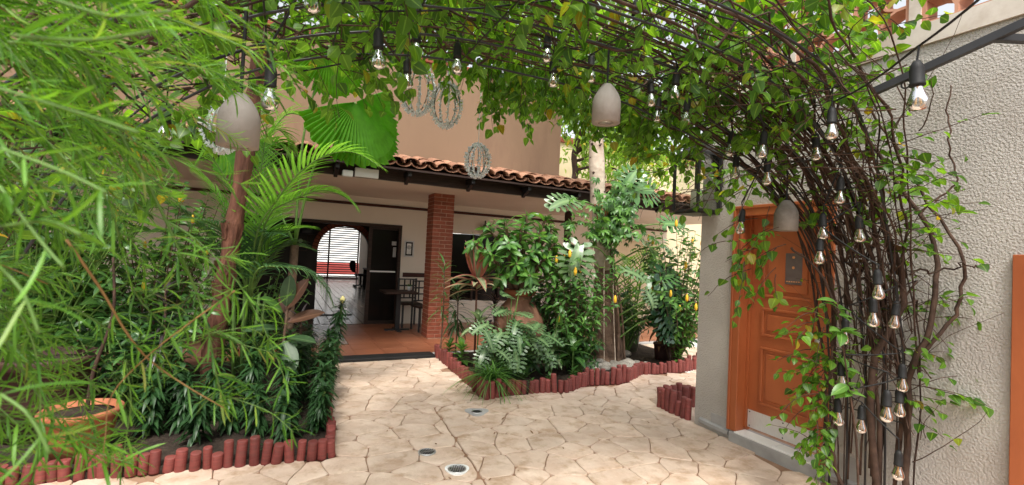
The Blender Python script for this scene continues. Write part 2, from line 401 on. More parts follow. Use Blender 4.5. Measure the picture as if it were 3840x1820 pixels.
def joined(name, pr, mats, mat):
    V = np.array(pr[0], np.float32); UV = np.array(pr[2], np.float32); N = len(mats); k = len(V)
    A = np.array([[list(r) for r in m] for m in mats], np.float32)
    W_ = np.einsum('nij,kj->nki', A[:, :3, :3], V) + A[:, None, :3, 3]
    lens = np.array([len(f) for f in pr[1]]); flat = np.array([i for f in pr[1] for i in f], np.int32)
    loops = (flat[None] + (np.arange(N)*k)[:, None]).ravel().astype(np.int32)
    ls = np.concatenate([[0], np.cumsum(np.tile(lens, N))[:-1]]).astype(np.int32)
    me = bpy.data.meshes.new(name)
    me.vertices.add(N*k); me.vertices.foreach_set('co', W_.ravel())
    me.loops.add(len(loops)); me.loops.foreach_set('vertex_index', loops)
    me.polygons.add(len(ls)); me.polygons.foreach_set('loop_start', ls)
    me.update(calc_edges=True); me.materials.append(MATS[mat]); me.shade_smooth()
    L = me.uv_layers.new(name='uv'); L.data.foreach_set('uv', UV[loops % k].ravel())
    return me
def vis_score(m):
    p = m.translation; d = p-EYE; z = d.dot(fwd)
    if z < .1: return 0
    x = d.dot(r2)/z*1740; y = d.dot(u2)/z*1740
    s = m.col[1].to_3d().length/z
    if abs(x) > 1950 or abs(y) > 940: return s*.001
    return s
def foliage(root, protos, mats, n_ind, name='leaf', stuff='foliage'):
    """protos: list of (proto, material). Largest-looking leaves become objects, the rest one mesh per proto"""
    ms = [(m, random.randrange(len(protos))) for m in mats]
    ms.sort(key=lambda a: -vis_score(a[0]))
    meshes = [pmesh(name, p, mt) for p, mt in protos]
    for m, k in ms[:n_ind]: obj(name, meshes[k], root, m)
    for k in range(len(protos)):
        r = [m for m, j in ms[n_ind:] if j == k]
        if r: obj(stuff, joined(stuff, protos[k][0], r, protos[k][1]), root, kind='stuff')

# =================================================================== SETTING
def inpoly(x, y, poly):
    c = False; n = len(poly)
    for i in range(n):
        x1, y1 = poly[i]; x2, y2 = poly[i-1]
        if (y1 > y) != (y2 > y) and x < (x2-x1)*(y-y1)/(y2-y1)+x1: c = not c
    return c
LEFT_EDGE = [(-3.1, 4.12), (-1.4, 3.92), (-.6, 3.80), (.40, 3.66), (.44, 4.1), (.47, 5.0), (.50, 6.72)]
ISL_EDGE = [(2.14, 6.62), (2.10, 5.6), (2.05, 4.58), (2.36, 4.66), (2.74, 4.62), (3.03, 4.55), (3.24, 4.63), (3.45, 4.73), (3.86, 4.67), (4.09, 4.72), (4.5, 4.94), (4.85, 4.93), (5.19, 4.89), (5.55, 4.97), (5.9, 5.2)]
LEFT_BED = LEFT_EDGE + [(.50, 6.72), (-3.1, 6.72)]
ISL_BED = ISL_EDGE + [(6.0, 6.7), (2.14, 6.7)]

g = MB(); g.box(-150, 150, -150, 150, -.3, -.06); P('ground', g, 'ground', None, kind='structure')
g = MB(); g.box(-3.4, 7.5, -3, 6.78, -.055, -.014); patio = P('patio', g, 'joint', None, kind='structure')
g = MB(); g.box(5.3, 14, 4.2, 6.78, -.052, -.006); P('courtyard_floor', g, 'pale_floor', None, kind='structure')
def bed(name, poly):
    mb = MB(); mb.prism(poly, -.012, .035); return P(name, mb, 'soil', None, kind='structure')
bed('soil_bed', LEFT_BED); bed('soil_bed', ISL_BED)

# --- flagstones: relaxed cells, cut by the two saw joints
def clip(poly, a, b, c):     # keep a*x+b*y<=c
    out = []
    for i in range(len(poly)):
        p = poly[i-1]; q = poly[i]; dp = a*p[0]+b*p[1]-c; dq = a*q[0]+b*q[1]-c
        if (dp <= 0) != (dq <= 0):
            t = dp/(dp-dq); out.append((p[0]+(q[0]-p[0])*t, p[1]+(q[1]-p[1])*t))
        if dq <= 0: out.append(q)
    return out
def area(p): return .5*abs(sum(p[i-1][0]*p[i][1]-p[i][0]*p[i-1][1] for i in range(len(p))))
X0, X1, Y0, Y1 = -1.7, 6.4, .9, 6.76; PIT = .285
seeds = []; r = random.Random(11)
ny = int((Y1-Y0)/(PIT*.9)); nx = int((X1-X0)/(PIT*1.08))
for j in range(ny):
    for i in range(nx):
        seeds.append((X0+(i+.5+.5*(j % 2)+r.uniform(-.42, .42))*(X1-X0)/nx, Y0+(j+.5+r.uniform(-.42, .42))*(Y1-Y0)/ny))
def cell(k):
    x, y = seeds[k]; poly = [(x-.6, y-.6), (x+.6, y-.6), (x+.6, y+.6), (x-.6, y+.6)]
    for j, (u, v) in enumerate(seeds):
        if j == k or abs(u-x) > 1.1 or abs(v-y) > 1.1: continue
        poly = clip(poly, u-x, v-y, (u*u+v*v-x*x-y*y)/2)
        if not poly: return []
    return poly
cells = [cell(k) for k in range(len(seeds))]
polys = []
for c in cells:
    if len(c) < 3: continue
    cx = sum(p[0] for p in c)/len(c); cy = sum(p[1] for p in c)/len(c)
    if inpoly(cx, cy, LEFT_BED) or inpoly(cx, cy, ISL_BED) or (cx > 3.66 and cy < 3.3): continue
    for t1 in ((0, 1, 4.515), (0, -1, -4.521)):
        q = clip(c, *t1)
        if len(q) < 3: continue
        if t1[1] == -1: polys.append(q)
        else:
            # the long joint runs towards the camera: x = 1.44 at y=4.53 to 1.32 at y=2.88
            s_ = (1.44-1.32)/(4.53-2.88); c0 = 1.44-s_*4.53
            polys += [a for a in (clip(q, 1, -s_, c0-.003), clip(q, -1, s_, -c0-.003)) if len(a) >= 3]
def dedupe(p):
    o = []
    for q in p:
        if not o or math.dist(q, o[-1]) > .012: o.append(q)
    if len(o) > 2 and math.dist(o[0], o[-1]) < .012: o.pop()
    return o
def inset(poly, d):
    a2 = sum(poly[i-1][0]*poly[i][1]-poly[i][0]*poly[i-1][1] for i in range(len(poly)))
    sg = 1 if a2 > 0 else -1; P_ = list(poly)
    for i in range(len(poly)):
        p = poly[i-1]; q = poly[i]; L = math.dist(p, q)
        if L < 1e-6: continue
        nx_, ny_ = sg*(q[1]-p[1])/L, -sg*(q[0]-p[0])/L
        P_ = clip(P_, nx_, ny_, nx_*p[0]+ny_*p[1]-d)
        if len(P_) < 3: return []
    return P_
def chaikin(p, a=.28):
    o = []
    for i in range(len(p)):
        u = p[i]; v = p[(i+1) % len(p)]
        o += [(u[0]+(v[0]-u[0])*a, u[1]+(v[1]-u[1])*a), (u[0]+(v[0]-u[0])*(1-a), u[1]+(v[1]-u[1])*(1-a))]
    return o
def wob(x, y, k): return .5*sin(x*9.1+k)+.3*sin(y*13.7+2*k)+.35*sin((x+y)*23+k*3)
def stone_mesh(poly):
    p = inset(dedupe(poly), .0028)
    p = dedupe(p)
    if len(p) < 3 or area(p) < .002: return None
    q = []
    for i in range(len(p)):                     # subdivide and roughen each side
        u = p[i]; v = p[(i+1) % len(p)]; n = max(1, int(math.dist(u, v)/.07))
        for k in range(n):
            x = u[0]+(v[0]-u[0])*k/n; y = u[1]+(v[1]-u[1])*k/n
            q.append((x+.011*wob(x, y, 1), y+.011*wob(x, y, 4)))
    q = chaikin(q, .25)
    cx = sum(a[0] for a in q)/len(q); cy = sum(a[1] for a in q)/len(q)
    dz = rnd(-.0015, .0015); n = len(q); V = []
    for ins, z in ((0, -.013), (.001, -.003), (.005, 0), (.02, .0004)):
        for x, y in q:
            L = math.hypot(x-cx, y-cy) or 1; s_ = min(ins, L*.6)
            V.append((x-(x-cx)/L*s_-cx, y-(y-cy)/L*s_-cy, z+dz))
    F = [tuple(range(3*n, 4*n))]
    for k in range(3): F += [(k*n+i, k*n+(i+1) % n, (k+1)*n+(i+1) % n, (k+1)*n+i) for i in range(n)]
    return V, F, (cx, cy)
sts = [s_ for s_ in (stone_mesh(p) for p in polys) if s_]
sts.sort(key=lambda s_: -vis_score(Matrix.Translation((s_[2][0], s_[2][1], 0))))
rest = MB()
for i, (V, F, c) in enumerate(sts):
    if i < 290:
        mb = MB(); mb.add(V, F); obj('stone', mb.mesh('stone', 'stone', False), patio, Matrix.Translation((c[0], c[1], 0)))
    else: rest.add([(v[0]+c[0], v[1]+c[1], v[2]) for v in V], F)
if rest.v: P('stones', rest, 'stone', patio, False, kind='stuff')

# --- drains
def drain(label, x, y, rad, holes, ring, kindn):
    t = thing('floor_drain', label, 'drain', (x, y, .002))
    a = [2*pi*k/28 for k in range(28)]
    mb = MB(); mb.prism([(x+(rad+ring*(1+.35*sin(3*q+1)))*cos(q), y+(rad+ring*(1+.35*sin(3*q+1)))*sin(q)) for q in a], -.01, .004)
    P('collar', mb, 'white_paint' if kindn == 'white' else 'cement', t)
    mb = MB(); mb.lathe([(rad, -.002), (rad, .007), (rad*.9, .009), (rad*.86, .0065), (.0005, .0065)], 28, (x, y, 0)); P('grate', mb, 'steel', t, True)
    mb = MB()
    if holes == 'slots':
        for k in range(-4, 5):
            for h in (-1, 1):
                xx = k*rad*.18; L = math.sqrt(max(0, (rad*.82)**2-xx*xx)); mb.box(x+xx-.0035, x+xx+.0035, *sorted((y+h*.008, y+h*L)), .006, .0078)
    elif holes == 'round':
        for i in range(-3, 4):
            for j in range(-3, 4):
                px, py = (i+.5*(j % 2))*rad*.27, j*rad*.24
                if math.hypot(px, py) < rad*.8: mb.lathe([(rad*.085, .006), (rad*.085, .0079)], 8, (x+px, y+py, 0))
    else: mb.lathe([(rad*.7, .006), (rad*.7, .0079)], 20, (x, y, 0))
    P('openings', mb, 'black_metal', t)
drain('round steel floor drain with slotted grate and thin pale rim', 1.09, 3.51, .064, 'slots', .006, 'grey')
drain('round steel floor drain with punched holes in ragged white collar', 1.21, 3.16, .066, 'round', .02, 'white')
drain('small drain set in a grey cement patch near the island corner', 1.80, 4.24, .055, 'hole', .055, 'grey')
for k, (x, y, lb) in enumerate([(1.93, 3.95, 'curled brown dead leaf lying near the cement drain patch'), (2.05, 3.55, 'small brown dead leaf lying on the open paving'), (1.2, 3.62, 'tiny brown leaf scrap beside the slotted drain')]):
    pr = leafp(.045, .022, 'oval', 5, -.5, .8); obj('dead_leaf', pmesh('dead_leaf', pr, 'brown_leaf'), None, orient((x, y, .006), (cos(k*2), sin(k*2), .02), (0, 0, 1), .9), label=lb, cat='leaf')

dlm = pmesh('dead_leaf', leafp(.035, .018, 'oval', 4, -.4, .7), 'brown_leaf')
for k in range(12):
    x, y = rnd(.7, 3.3), rnd(2.9, 4.4)
    obj('dead_leaf', dlm, None, orient((x, y, .005), (cos(k*1.7), sin(k*1.7), .02), (0, 0, 1), rnd(.4, .9)), label='tiny brown dead leaf scrap fallen on the flagstones', cat='leaf', group='leaf scraps on the paving')

# =================================================================== RIGHT WALL WITH DOOR
WX = 3.69
wall = thing('stucco_wall', 'grey rough stucco wall with the orange door set in it', 'wall', (WX, 1.5, 0))
DY0, DY1, DZ = 2.06, 2.85, 2.05
mb = MB(); mb.box(WX, WX+.22, DY1, 3.27, -.05, 3.05); mb.box(WX, WX+.22, -4, DY0, -.05, 3.05); mb.box(WX, WX+.22, DY0, DY1, DZ, 3.05)
P('stucco', mb, 'stucco', wall)
mb = MB(); mb.box(WX-.02, WX+.24, -4, 3.29, 3.052, 3.19); P('cornice', mb, 'cornice_paint', wall)
mb = MB()
mb.tube([(WX+.0, 3.2, .06), (WX-.002, 2.95, .05), (WX, 2.88, .05)], .03, 6); mb.tube([(WX-.002, 2.03, .05), (WX, 1.0, .04), (WX, -1, .04)], .028, 6)
mb.box(WX-.004, WX+.01, 2.89, 3.08, .05, .17, .003); mb.box(WX-.003, WX+.01, 1.83, 2.02, .05, .24, .003)
P('cement_patch', mb, 'cement', wall)
# patio-side door
door = thing('door', 'orange wooden panelled door with metal kick plate under the vine', 'door', (WX, 2.45, .1))
LX = WX+.11
mb = MB(); mb.box(LX, LX+.04, DY0+.045, DY1-.045, .125, DZ-.045, .002); P('leaf_panel', mb, 'door_wood', door)
fr = MB()
for a, b in ((DY1-.05, DY1+.035), (DY0-.035, DY0+.05)):
    fr.box(WX-.022, WX+.0, a, b, .09, DZ+.035, .005); 
fr.box(WX-.0225, WX+.0, DY0+.05, DY1-.05, DZ-.05, DZ+.035, .005)
fr.box(WX-.032, WX-.02, DY1+.015, DY1+.04, .09, DZ+.04, .004); fr.box(WX-.032, WX-.02, DY0-.04, DY0-.015, .09, DZ+.04, .004)
fr.box(WX-.033, WX-.02, DY0-.04, DY1+.04, DZ+.015, DZ+.041, .004)
P('frame', fr, 'door_wood', door)
jb = MB(); jb.box(WX, LX+.06, DY1-.045, DY1-.002, .09, DZ-.002); jb.box(WX, LX+.06, DY0+.002, DY0+.045, .09, DZ-.002); jb.box(WX, LX+.06, DY0+.045, DY1-.045, DZ-.045, DZ-.002)
jb.box(LX-.025, LX-.002, DY1-.065, DY1-.045, .12, DZ-.045); jb.box(LX-.025, LX-.002, DY0+.045, DY0+.065, .12, DZ-.045)
P('jamb', jb, 'door_wood', door)
ya, yb = DY0+.045+.13, DY1-.045-.13
for z0, z1 in ((.36, .86), (.955, 1.20), (1.295, 1.92)):
    t = MB()
    bw = .022
    for q in ((ya, yb, z0, z0+bw), (ya, yb, z1-bw, z1), (ya, ya+bw, z0+bw, z1-bw), (yb-bw, yb, z0+bw, z1-bw)): t.box(LX-.014, LX+.002, *q, .004)
    mo = P('panel_moulding', t, 'door_wood', door)
    t = MB(); t.box(LX-.011, LX+.001, ya+.05, yb-.05, z0+.05, z1-.05, .008); P('panel', t, 'door_wood', door)
mb = MB(); mb.box(LX-.004, LX+.001, DY0+.07, DY1-.07, .132, .285); kp = P('kick_plate', mb, 'kick_plate', door)
mb = MB()
for yy in (DY0+.09, (DY0+DY1)/2, DY1-.09):
    for zz in (.148, .27): mb.lathe([(.006, 0), (.006, .003), (.0005, .004)], 8, (0, 0, 0)); mb.v[-24:] = [(LX-.004-c, yy+a, zz+b) for a, b, c in mb.v[-24:]]
P('screw', mb, 'black_metal', kp)
mb = MB(); mb.lathe([(.022, 0), (.022, .01), (.012, .012), (.012, .04), (.026, .045), (.03, .06), (.02, .075), (.0005, .078)], 14)
mb.v = [(LX-c, DY0+.1+a, 1.0+b) for a, b, c in mb.v]; P('door_knob', mb, 'steel', door, True)
mb = MB(); mb.box(LX-.016, LX-.001, 2.33, 2.47, 1.42, 1.68, .003); pq = P('plaque', mb, 'plaque', door)
mb = MB()
for k, zz in enumerate((1.645, 1.56)): mb.lathe([(.011, 0), (.011, .002)], 10); mb.v[-20:] = [(LX-.017-c, 2.40+a, zz+b) for a, b, c in mb.v[-20:]]
for k in range(6): mb.box(LX-.0185, LX-.0165, 2.345+k*.02, 2.357+k*.02, 1.44, 1.448)
P('print', mb, 'plaque_print', pq)
# step
st = thing('door_step', 'white tiled threshold on a low grey cement step below the orange door', 'step', (WX, 2.45, 0))
mb = MB(); mb.box(WX-.05, WX+.18, DY0+.0, DY1-.0, -.02, .085, .006); P('step_base', mb, 'cement', st)
for a, b in ((DY0+.05, 2.44), (2.444, DY1-.05)):
    mb = MB(); mb.box(WX-.045, WX+.106, a, b, .086, .098, .002); P('tile', mb, 'white_tile', st)
# second door, cut by the frame
d2 = thing('door', 'plain orange door casing standing proud of the stucco beyond the vine', 'door', (WX, .6, 0))
mb = MB(); mb.box(WX-.03, WX-.001, 1.0, 1.085, 0, 1.69, .004); mb.box(WX-.03, WX-.001, .2, .285, 0, 1.69, .004); mb.box(WX-.031, WX-.001, .285, 1.0, 1.605, 1.69, .004); P('frame', mb, 'door_wood', d2)
mb = MB(); mb.box(WX-.018, WX-.001, .29, .995, .01, 1.6); P('leaf_panel', mb, 'door_wood', d2)
# switch plate
sw = MB(); sw.box(WX-.012, WX-.001, 1.60, 1.66, 1.2, 1.35, .003); P('switch_plate', sw, 'white_paint', None, label='pale switch plate on the stucco behind the vine stems', cat='switch')

# breeze block balustrade on top
bal = thing('balustrade', 'terracotta breeze block balustrade with star openings on top of the stucco wall', 'balustrade', (WX, 1, 3.19))
def breeze():
    mb = MB(); h = .165; b = .024; d = .075
    def seg(p, q, wd=.02): mb.bar((0, p[0], p[1]), (0, q[0], q[1]), wd, d*2, up=(1, 0, 0))
    for p, q in (((-h, -h), (h, -h)), ((h, -h), (h, h)), ((h, h), (-h, h)), ((-h, h), (-h, -h))): seg(p, q, b)
    tip, inn = .105, .045
    st_ = []
    for k in range(8):
        a = k*pi/4; rr = tip if k % 2 == 0 else inn; st_.append((rr*cos(a), rr*sin(a)))
    for k in range(8): seg(st_[k], st_[(k+1) % 8], .017)
    for k in range(0, 8, 2):
        u = st_[k]; seg(u, (u[0]/tip*h, u[1]/tip*h), .02)
    return mb.mesh('breeze_block', 'breeze_clay')
bme = breeze()
for row in range(2):
    for k in range(9):
        y = 3.05-k*.42; obj('breeze_block', bme, bal, Matrix.Translation((WX+.10, y, 3.19+.18+row*.345)))
for k in range(10):
    mb = MB(); mb.box(WX+.01, WX+.19, 3.05+.177-k*.42, 3.05+.243-k*.42, 3.191, 3.9); P('post', mb, 'cornice_paint', bal)
mb = MB(); mb.box(WX-.03, WX+.23, -1, 3.3, 3.901, 3.98); P('coping', mb, 'cornice_paint', bal)

# =================================================================== HOUSE
house = thing('house', 'tan house with clay tiled porch eave facing the courtyard', 'house', (1, 8, 0))
mb = MB(); mb.box(-7, 4.46, 7.22, 7.42, 2.86, 4.55); P('upper_wall', mb, 'tan_paint', house)
mb = MB(); mb.box(-7, 4.5, 7.17, 7.47, 4.552, 4.62); P('wall_cap', mb, 'brick', house)
mb = MB(); mb.box(-7, 9.5, 7.1, 9.6, 2.58, 2.7); P('porch_ceiling', mb, 'cream_paint', house)
mb = MB(); mb.box(-7, 9.5, 7.02, 7.098, 2.585, 2.76); P('fascia_beam', mb, 'dark_wood', house)
mb = MB(); mb.box(-7, 9.5, 7.0, 7.2, 2.762, 2.84); mb.add([(-7, 6.66, 2.70), (9.5, 6.66, 2.70), (9.5, 7.2, 2.855), (-7, 7.2, 2.855), (-7, 6.66, 2.725), (9.5, 6.66, 2.725), (9.5, 7.2, 2.88), (-7, 7.2, 2.88)], [(0, 1, 2, 3), (4, 7, 6, 5), (0, 4, 5, 1), (2, 6, 7, 3), (0, 3, 7, 4), (1, 5, 6, 2)])
P('eave_board', mb, 'dark_wood', house)
for k in range(-6, 10):
    x = .62+k*1.0
    if x > 9.3: continue
    mb = MB(); mb.box(x-.03, x+.03, 6.76, 7.018, 2.64, 2.71, .005); mb.bar((x, 7.0, 2.56), (x, 6.82, 2.65), .05); P('bracket', mb, 'black_metal', house)
# tiles
def tile_mesh(r0, r1, L, up):
    V = []; n = 7
    for yy, rr in ((0, r0), (L, r1)):
        for k in range(n+1):
            a = pi*k/n; V.append((rr*cos(a), yy, up*rr*.62*sin(a)))
        for k in range(n+1):
            a = pi*k/n; V.append(((rr-.014)*cos(a), yy, up*((rr-.014)*.62*sin(a))))
    F = []
    m = n+1
    for k in range(n):
        F += [(k, k+1, 2*m+k+1, 2*m+k), (m+k, 3*m+k, 3*m+k+1, m+k+1), (k, m+k, m+k+1, k+1), (2*m+k, 2*m+k+1, 3*m+k+1, 3*m+k)]
    mb = MB(); mb.add(V, F); return mb.mesh('roof_tile', 'roof_clay', True)
tcov = tile_mesh(.128, .112, .38, 1); tpan = tile_mesh(.118, .128, .38, -1)
sl_ = math.atan2(.155, .54)
for row in range(2):
    for k in range(-20, 66):
        x = -1.2+k*.235+rnd(-.012, .012)
        if x < -4.5 or x > 9.4: continue
        yy = 6.62+row*.29; zz = 2.742+row*.083
        m = Matrix.Translation((x, yy+rnd(-.02, .02), zz+.055+rnd(-.006, .012))) @ Matrix.Rotation(sl_, 4, 'X') @ Matrix.Rotation(rnd(-.05, .05), 4, 'Z')
        obj('roof_tile', tcov, house, m)
        m = Matrix.Translation((x+.1175, yy+.01+rnd(-.01, .01), zz+.075)) @ Matrix.Rotation(sl_, 4, 'X'); obj('roof_tile', tpan, house, m)
# back wall of porch
BY = 9.6
mb = MB()
for x0, x1, z0, z1 in ((-7, -.9, 0, 2.58), (-.9, 2.2, 2.06, 2.58), (2.2, 3.15, 0, 2.58), (3.15, 5.1, 1.98, 2.58), (5.1, 7.7, 0, 2.58), (7.7, 9.5, 2.1, 2.58), (3.15, 5.1, 0, .5)): mb.box(x0, x1, BY, BY+.15, z0, z1)
P('porch_wall', mb, 'cream_paint', house)
mb = MB(); mb.box(-7, 9.5, BY-.02, BY-.002, 2.40, 2.455); mb.box(2.26, 3.1, BY-.018, BY-.002, 1.0, 1.09); P('moulding', mb, 'brown_line', house)
mb = MB(); mb.box(-.9, 2.2, BY-.02, BY+.16, 2.0, 2.058); mb.box(2.14, 2.198, BY-.02, BY+.16, .03, 2.0); P('opening_frame', mb, 'dark_wood', house)
mb = MB(); mb.box(3.16, 5.09, BY+.10, BY+.13, .51, 1.97); P('window_pane', mb, 'dark_glass', house)
mb = MB()
for x in (3.17, 3.8, 4.45, 5.05): mb.box(x, x+.04, BY+.02, BY+.099, .51, 1.97)
P('window_frame', mb, 'dark_wood', house)
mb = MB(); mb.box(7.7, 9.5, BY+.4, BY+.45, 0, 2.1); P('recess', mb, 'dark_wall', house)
# glazed leaf to the right of the opening, with white bar
gd = thing('glass_door', 'dark glazed door leaf with white push bar beside the arch', 'door', (1.88, BY+.07, .03))
mb = MB(); mb.box(1.62, 2.138, BY+.06, BY+.075, .1, 1.95); P('pane', mb, 'dark_glass', gd)
mb = MB(); mb.box(1.55, 1.62, BY+.04, BY+.1, .03, 1.999); mb.box(1.62, 2.138, BY+.04, BY+.1, .03, .1); mb.box(1.62, 2.138, BY+.045, BY+.095, 1.951, 1.999); P('frame', mb, 'dark_wood', gd)
mb = MB(); mb.bar((1.6, BY-.01, 1.10), (2.1, BY-.01, 1.10), .028); mb.bar((1.62, BY-.01, 1.1), (1.62, BY+.05, 1.1), .02); mb.bar((2.08, BY-.01, 1.1), (2.08, BY+.06, 1.1), .02); P('push_bar', mb, 'white_paint', gd)
mb = MB(); mb.box(2.02, 2.11, BY+.05, BY+.058, 1.64, 1.72); mb.box(2.05, 2.11, BY+.05, BY+.058, 1.4, 1.6); P('notice', mb, 'print_grey', gd)
# brick column
colm = thing('brick_column', 'square red brick column holding up the porch ceiling', 'column', (2.52, 8.05, 0))
cx0, cx1, cy0, cy1 = 2.335, 2.715, 7.88, 8.26
mb = MB(); mb.box(cx0+.006, cx1-.006, cy0+.006, cy1-.006, .02, 2.58); P('mortar_core', mb, 'mortar', colm)
bm1 = MB(); bm1.box(-.1165, .1165, -.068, .068, -.0295, .0295, .004); bm1 = bm1.mesh('brick', 'brick')
bm2 = MB(); bm2.box(-.068, .068, -.1165, .1165, -.0295, .0295, .004); bm2 = bm2.mesh('brick', 'brick')
for k in range(37):
    z = .045+.0345+k*.0685
    if z > 2.56: break
    fl = k % 2
    def put(me, x, y): obj('brick', me, colm, Matrix.Translation((x+rnd(-.0015, .0015), y+rnd(-.0015, .0015), z)) @ Matrix.Rotation(rnd(-.008, .008), 4, 'Z'))
    if fl:
        put(bm1, cx0+.118, cy0+.069); put(bm2, cx1-.069, cy0+.118); put(bm1, cx1-.118, cy1-.069); put(bm2, cx0+.069, cy1-.118)
    else:
        put(bm1, cx1-.118, cy0+.069); put(bm2, cx0+.069, cy0+.118); put(bm1, cx0+.118, cy1-.069); put(bm2, cx1-.069, cy1-.118)
# porch floor
mb = MB(); mb.box(-7, 9.5, 6.79, 9.75, -.05, .024); pf = P('porch_floor', mb, 'grout', None, kind='structure')
tm = MB(); tm.box(-.197, .197, -.197, .197, -.012, .008, .003); tm = tm.mesh('tile', 'floor_clay')
for i in range(-4, 18):
    for j in range(7):
        x = 1.23+i*.4; y = 7.04+j*.4
        if x < 1.1 and j > 1: continue
        obj('tile', tm, pf, Matrix.Translation((x, y, .026)))
mb = MB(); mb.box(2.12, 9, 6.72, 6.84, -.03, .03, .006); P('porch_edge', mb, 'cement', pf)
mb = MB(); mb.box(-.6, 2.1, 6.60, 6.87, -.005, .039, .006); P('door_mat', mb, 'black_plastic', None, label='dark rubber threshold mat between the flagstones and the clay tiles', cat='mat')
# plank floor running into the house
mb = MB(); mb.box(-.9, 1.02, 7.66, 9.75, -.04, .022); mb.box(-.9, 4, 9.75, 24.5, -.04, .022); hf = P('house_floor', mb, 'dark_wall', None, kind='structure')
y = 7.7
while y < 9.7:
    mb = MB(); mb.box(-.9, 1.02, y, y+.134, .02, .034, .002); P('plank', mb, 'plank', hf); y += .14
x = -.85
while x < 3.4:
    mb = MB(); mb.box(x, x+.19, 9.72, 24, .02, .034, .003); P('plank', mb, 'plank', hf); x += .2
# foyer, arch wall, corridor
foy = thing('entrance_hall', 'dark entrance hall behind the porch with a rounded arch', 'hall', (1, 11, 0))
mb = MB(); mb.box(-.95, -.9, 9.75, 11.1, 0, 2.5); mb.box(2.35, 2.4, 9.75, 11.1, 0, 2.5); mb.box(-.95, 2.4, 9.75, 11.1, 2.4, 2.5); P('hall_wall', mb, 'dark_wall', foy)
ax, ar, aspr = 1.27, .56, 1.47
V = []; F = []
outer = [(-.9, 0)]
mb = MB()
N = 24
arc = [(ax-ar*cos(pi*k/N), aspr+ar*sin(pi*k/N)) for k in range(N+1)]
for yy in (11.1, 11.3):
    mb.box(-.95, ax-ar, 11.1, 11.3, 0, 2.5); mb.box(ax+ar, 3.6, 11.1, 11.3, 0, 2.5); break
for k in range(N):
    (xa, za), (xb, zb) = arc[k], arc[k+1]
    mb.add([(xa, 11.1, za), (xb, 11.1, zb), (xb, 11.1, 2.5), (xa, 11.1, 2.5), (xa, 11.3, za), (xb, 11.3, zb), (xb, 11.3, 2.5), (xa, 11.3, 2.5)], [(0, 1, 2, 3), (7, 6, 5, 4), (0, 4, 5, 1)])
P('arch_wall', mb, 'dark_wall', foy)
mb = MB()
for k in range(N):
    a0, a1 = pi*k/N+.012, pi*(k+1)/N-.012
    q = [(ax-rr*cos(a), zz) for rr, a, zz in ((ar+.003, a0, 0), (ar+.003, a1, 0), (ar+.12, a1, 0), (ar+.12, a0, 0))]
    zz = [aspr+rr*sin(a) for rr, a in ((ar+.003, a0), (ar+.003, a1), (ar+.12, a1), (ar+.12, a0))]
    mb.add([(q[i][0], 11.07, zz[i]) for i in range(4)]+[(q[i][0], 11.099, zz[i]) for i in range(4)], [(0, 1, 2, 3), (0, 4, 5, 1), (1, 5, 6, 2), (2, 6, 7, 3), (3, 7, 4, 0)])
P('arch_trim', mb, 'brick', foy)
mb = MB(); mb.box(-.9, 1.5, 11.0, 11.08, .036, .05); P('sill', mb, 'black_metal', foy)
mb = MB(); mb.box(.2, .3, 11.3, 24, 0, 2.8); mb.box(3.45, 3.55, 11.3, 24, 0, 2.8); mb.box(.2, 3.55, 11.3, 24, 2.8, 2.9); P('corridor_wall', mb, 'cream_paint', foy)
gate = thing('slatted_gate', 'slatted street gate at the end of the hall seen through the arch', 'gate', (2.4, 24, 0))
mb = MB()
for x in (.32, 2.0, 3.36): mb.box(x, x+.07, 23.98, 24.06, .03, 2.55)
for z in (.04, 1.98, 2.5): mb.box(.3, 3.45, 23.975, 24.055, z, z+.06)
P('frame', mb, 'dark_wood', gate)
z = .14; sme = MB(); sme.box(.33, 3.4, 24.0, 24.03, -.027, .027); sme = sme.mesh('slat', 'dark_wood')
while z < 2.48:
    obj('slat', sme, gate, Matrix.Translation((0, 0, z))); z += .11
mb = MB(); mb.box(-6, 12, 33, 33.3, 0, 3.2); P('street_wall', mb, 'white_paint', None, label='white wall across the street beyond the slatted gate', cat='wall')
mb = MB(); mb.box(-1, 7, 29, 29.25, -.06, .62, .05); P('red_wall', mb, 'red_paint', None, label='low red painted wall beyond the slatted gate', cat='wall')
mb = MB(); mb.box(-10, 15, 24.5, 33, -.055, -.01); P('street', mb, 'pale_floor', None, kind='structure')

# things on the porch
def frame_pic(name, label, x, z, wd, ht, fm, y=BY-.03, pm='white_paint'):
    t = thing(name, label, 'picture', (x, y, z-ht/2)); e = .025
    mb = MB()
    for q in ((x-wd/2, x+wd/2, z-ht/2, z-ht/2+e), (x-wd/2, x+wd/2, z+ht/2-e, z+ht/2), (x-wd/2, x-wd/2+e, z-ht/2+e, z+ht/2-e), (x+wd/2-e, x+wd/2, z-ht/2+e, z+ht/2-e)): mb.box(q[0], q[1], y-.005, y+.028, q[2], q[3], .003)
    P('frame', mb, fm, t)
    mb = MB(); mb.box(x-wd/2+e, x+wd/2-e, y+.012, y+.027, z-ht/2+e, z+ht/2-e); P('mount', mb, 'black_plastic', t)
    mb = MB(); mb.box(x-wd/2+e+.03, x+wd/2-e-.03, y+.006, y+.0115, z-ht/2+e+.03, z+ht/2-e-.03); pp = P('sheet', mb, pm, t)
    mb = MB(); mb.lathe([(.045, 0), (.045, .001)], 14); mb.v = [(x+a, y+.005-c, z+.03+b) for a, b, c in mb.v]
    for k in range(3): mb.box(x-.05, x+.05, y+.0045, y+.0055, z-.05-.025*k, z-.042-.025*k)
    P('print', mb, 'print_grey', pp)
frame_pic('framed_picture', 'framed certificate with dark mount beside the brick column', 2.36, 1.585, .2, .33, 'steel')
frame_pic('framed_picture', 'black framed portrait on the porch wall behind the yellow-flowered shrub', 5.45, 1.42, .26, .34, 'black_plastic')
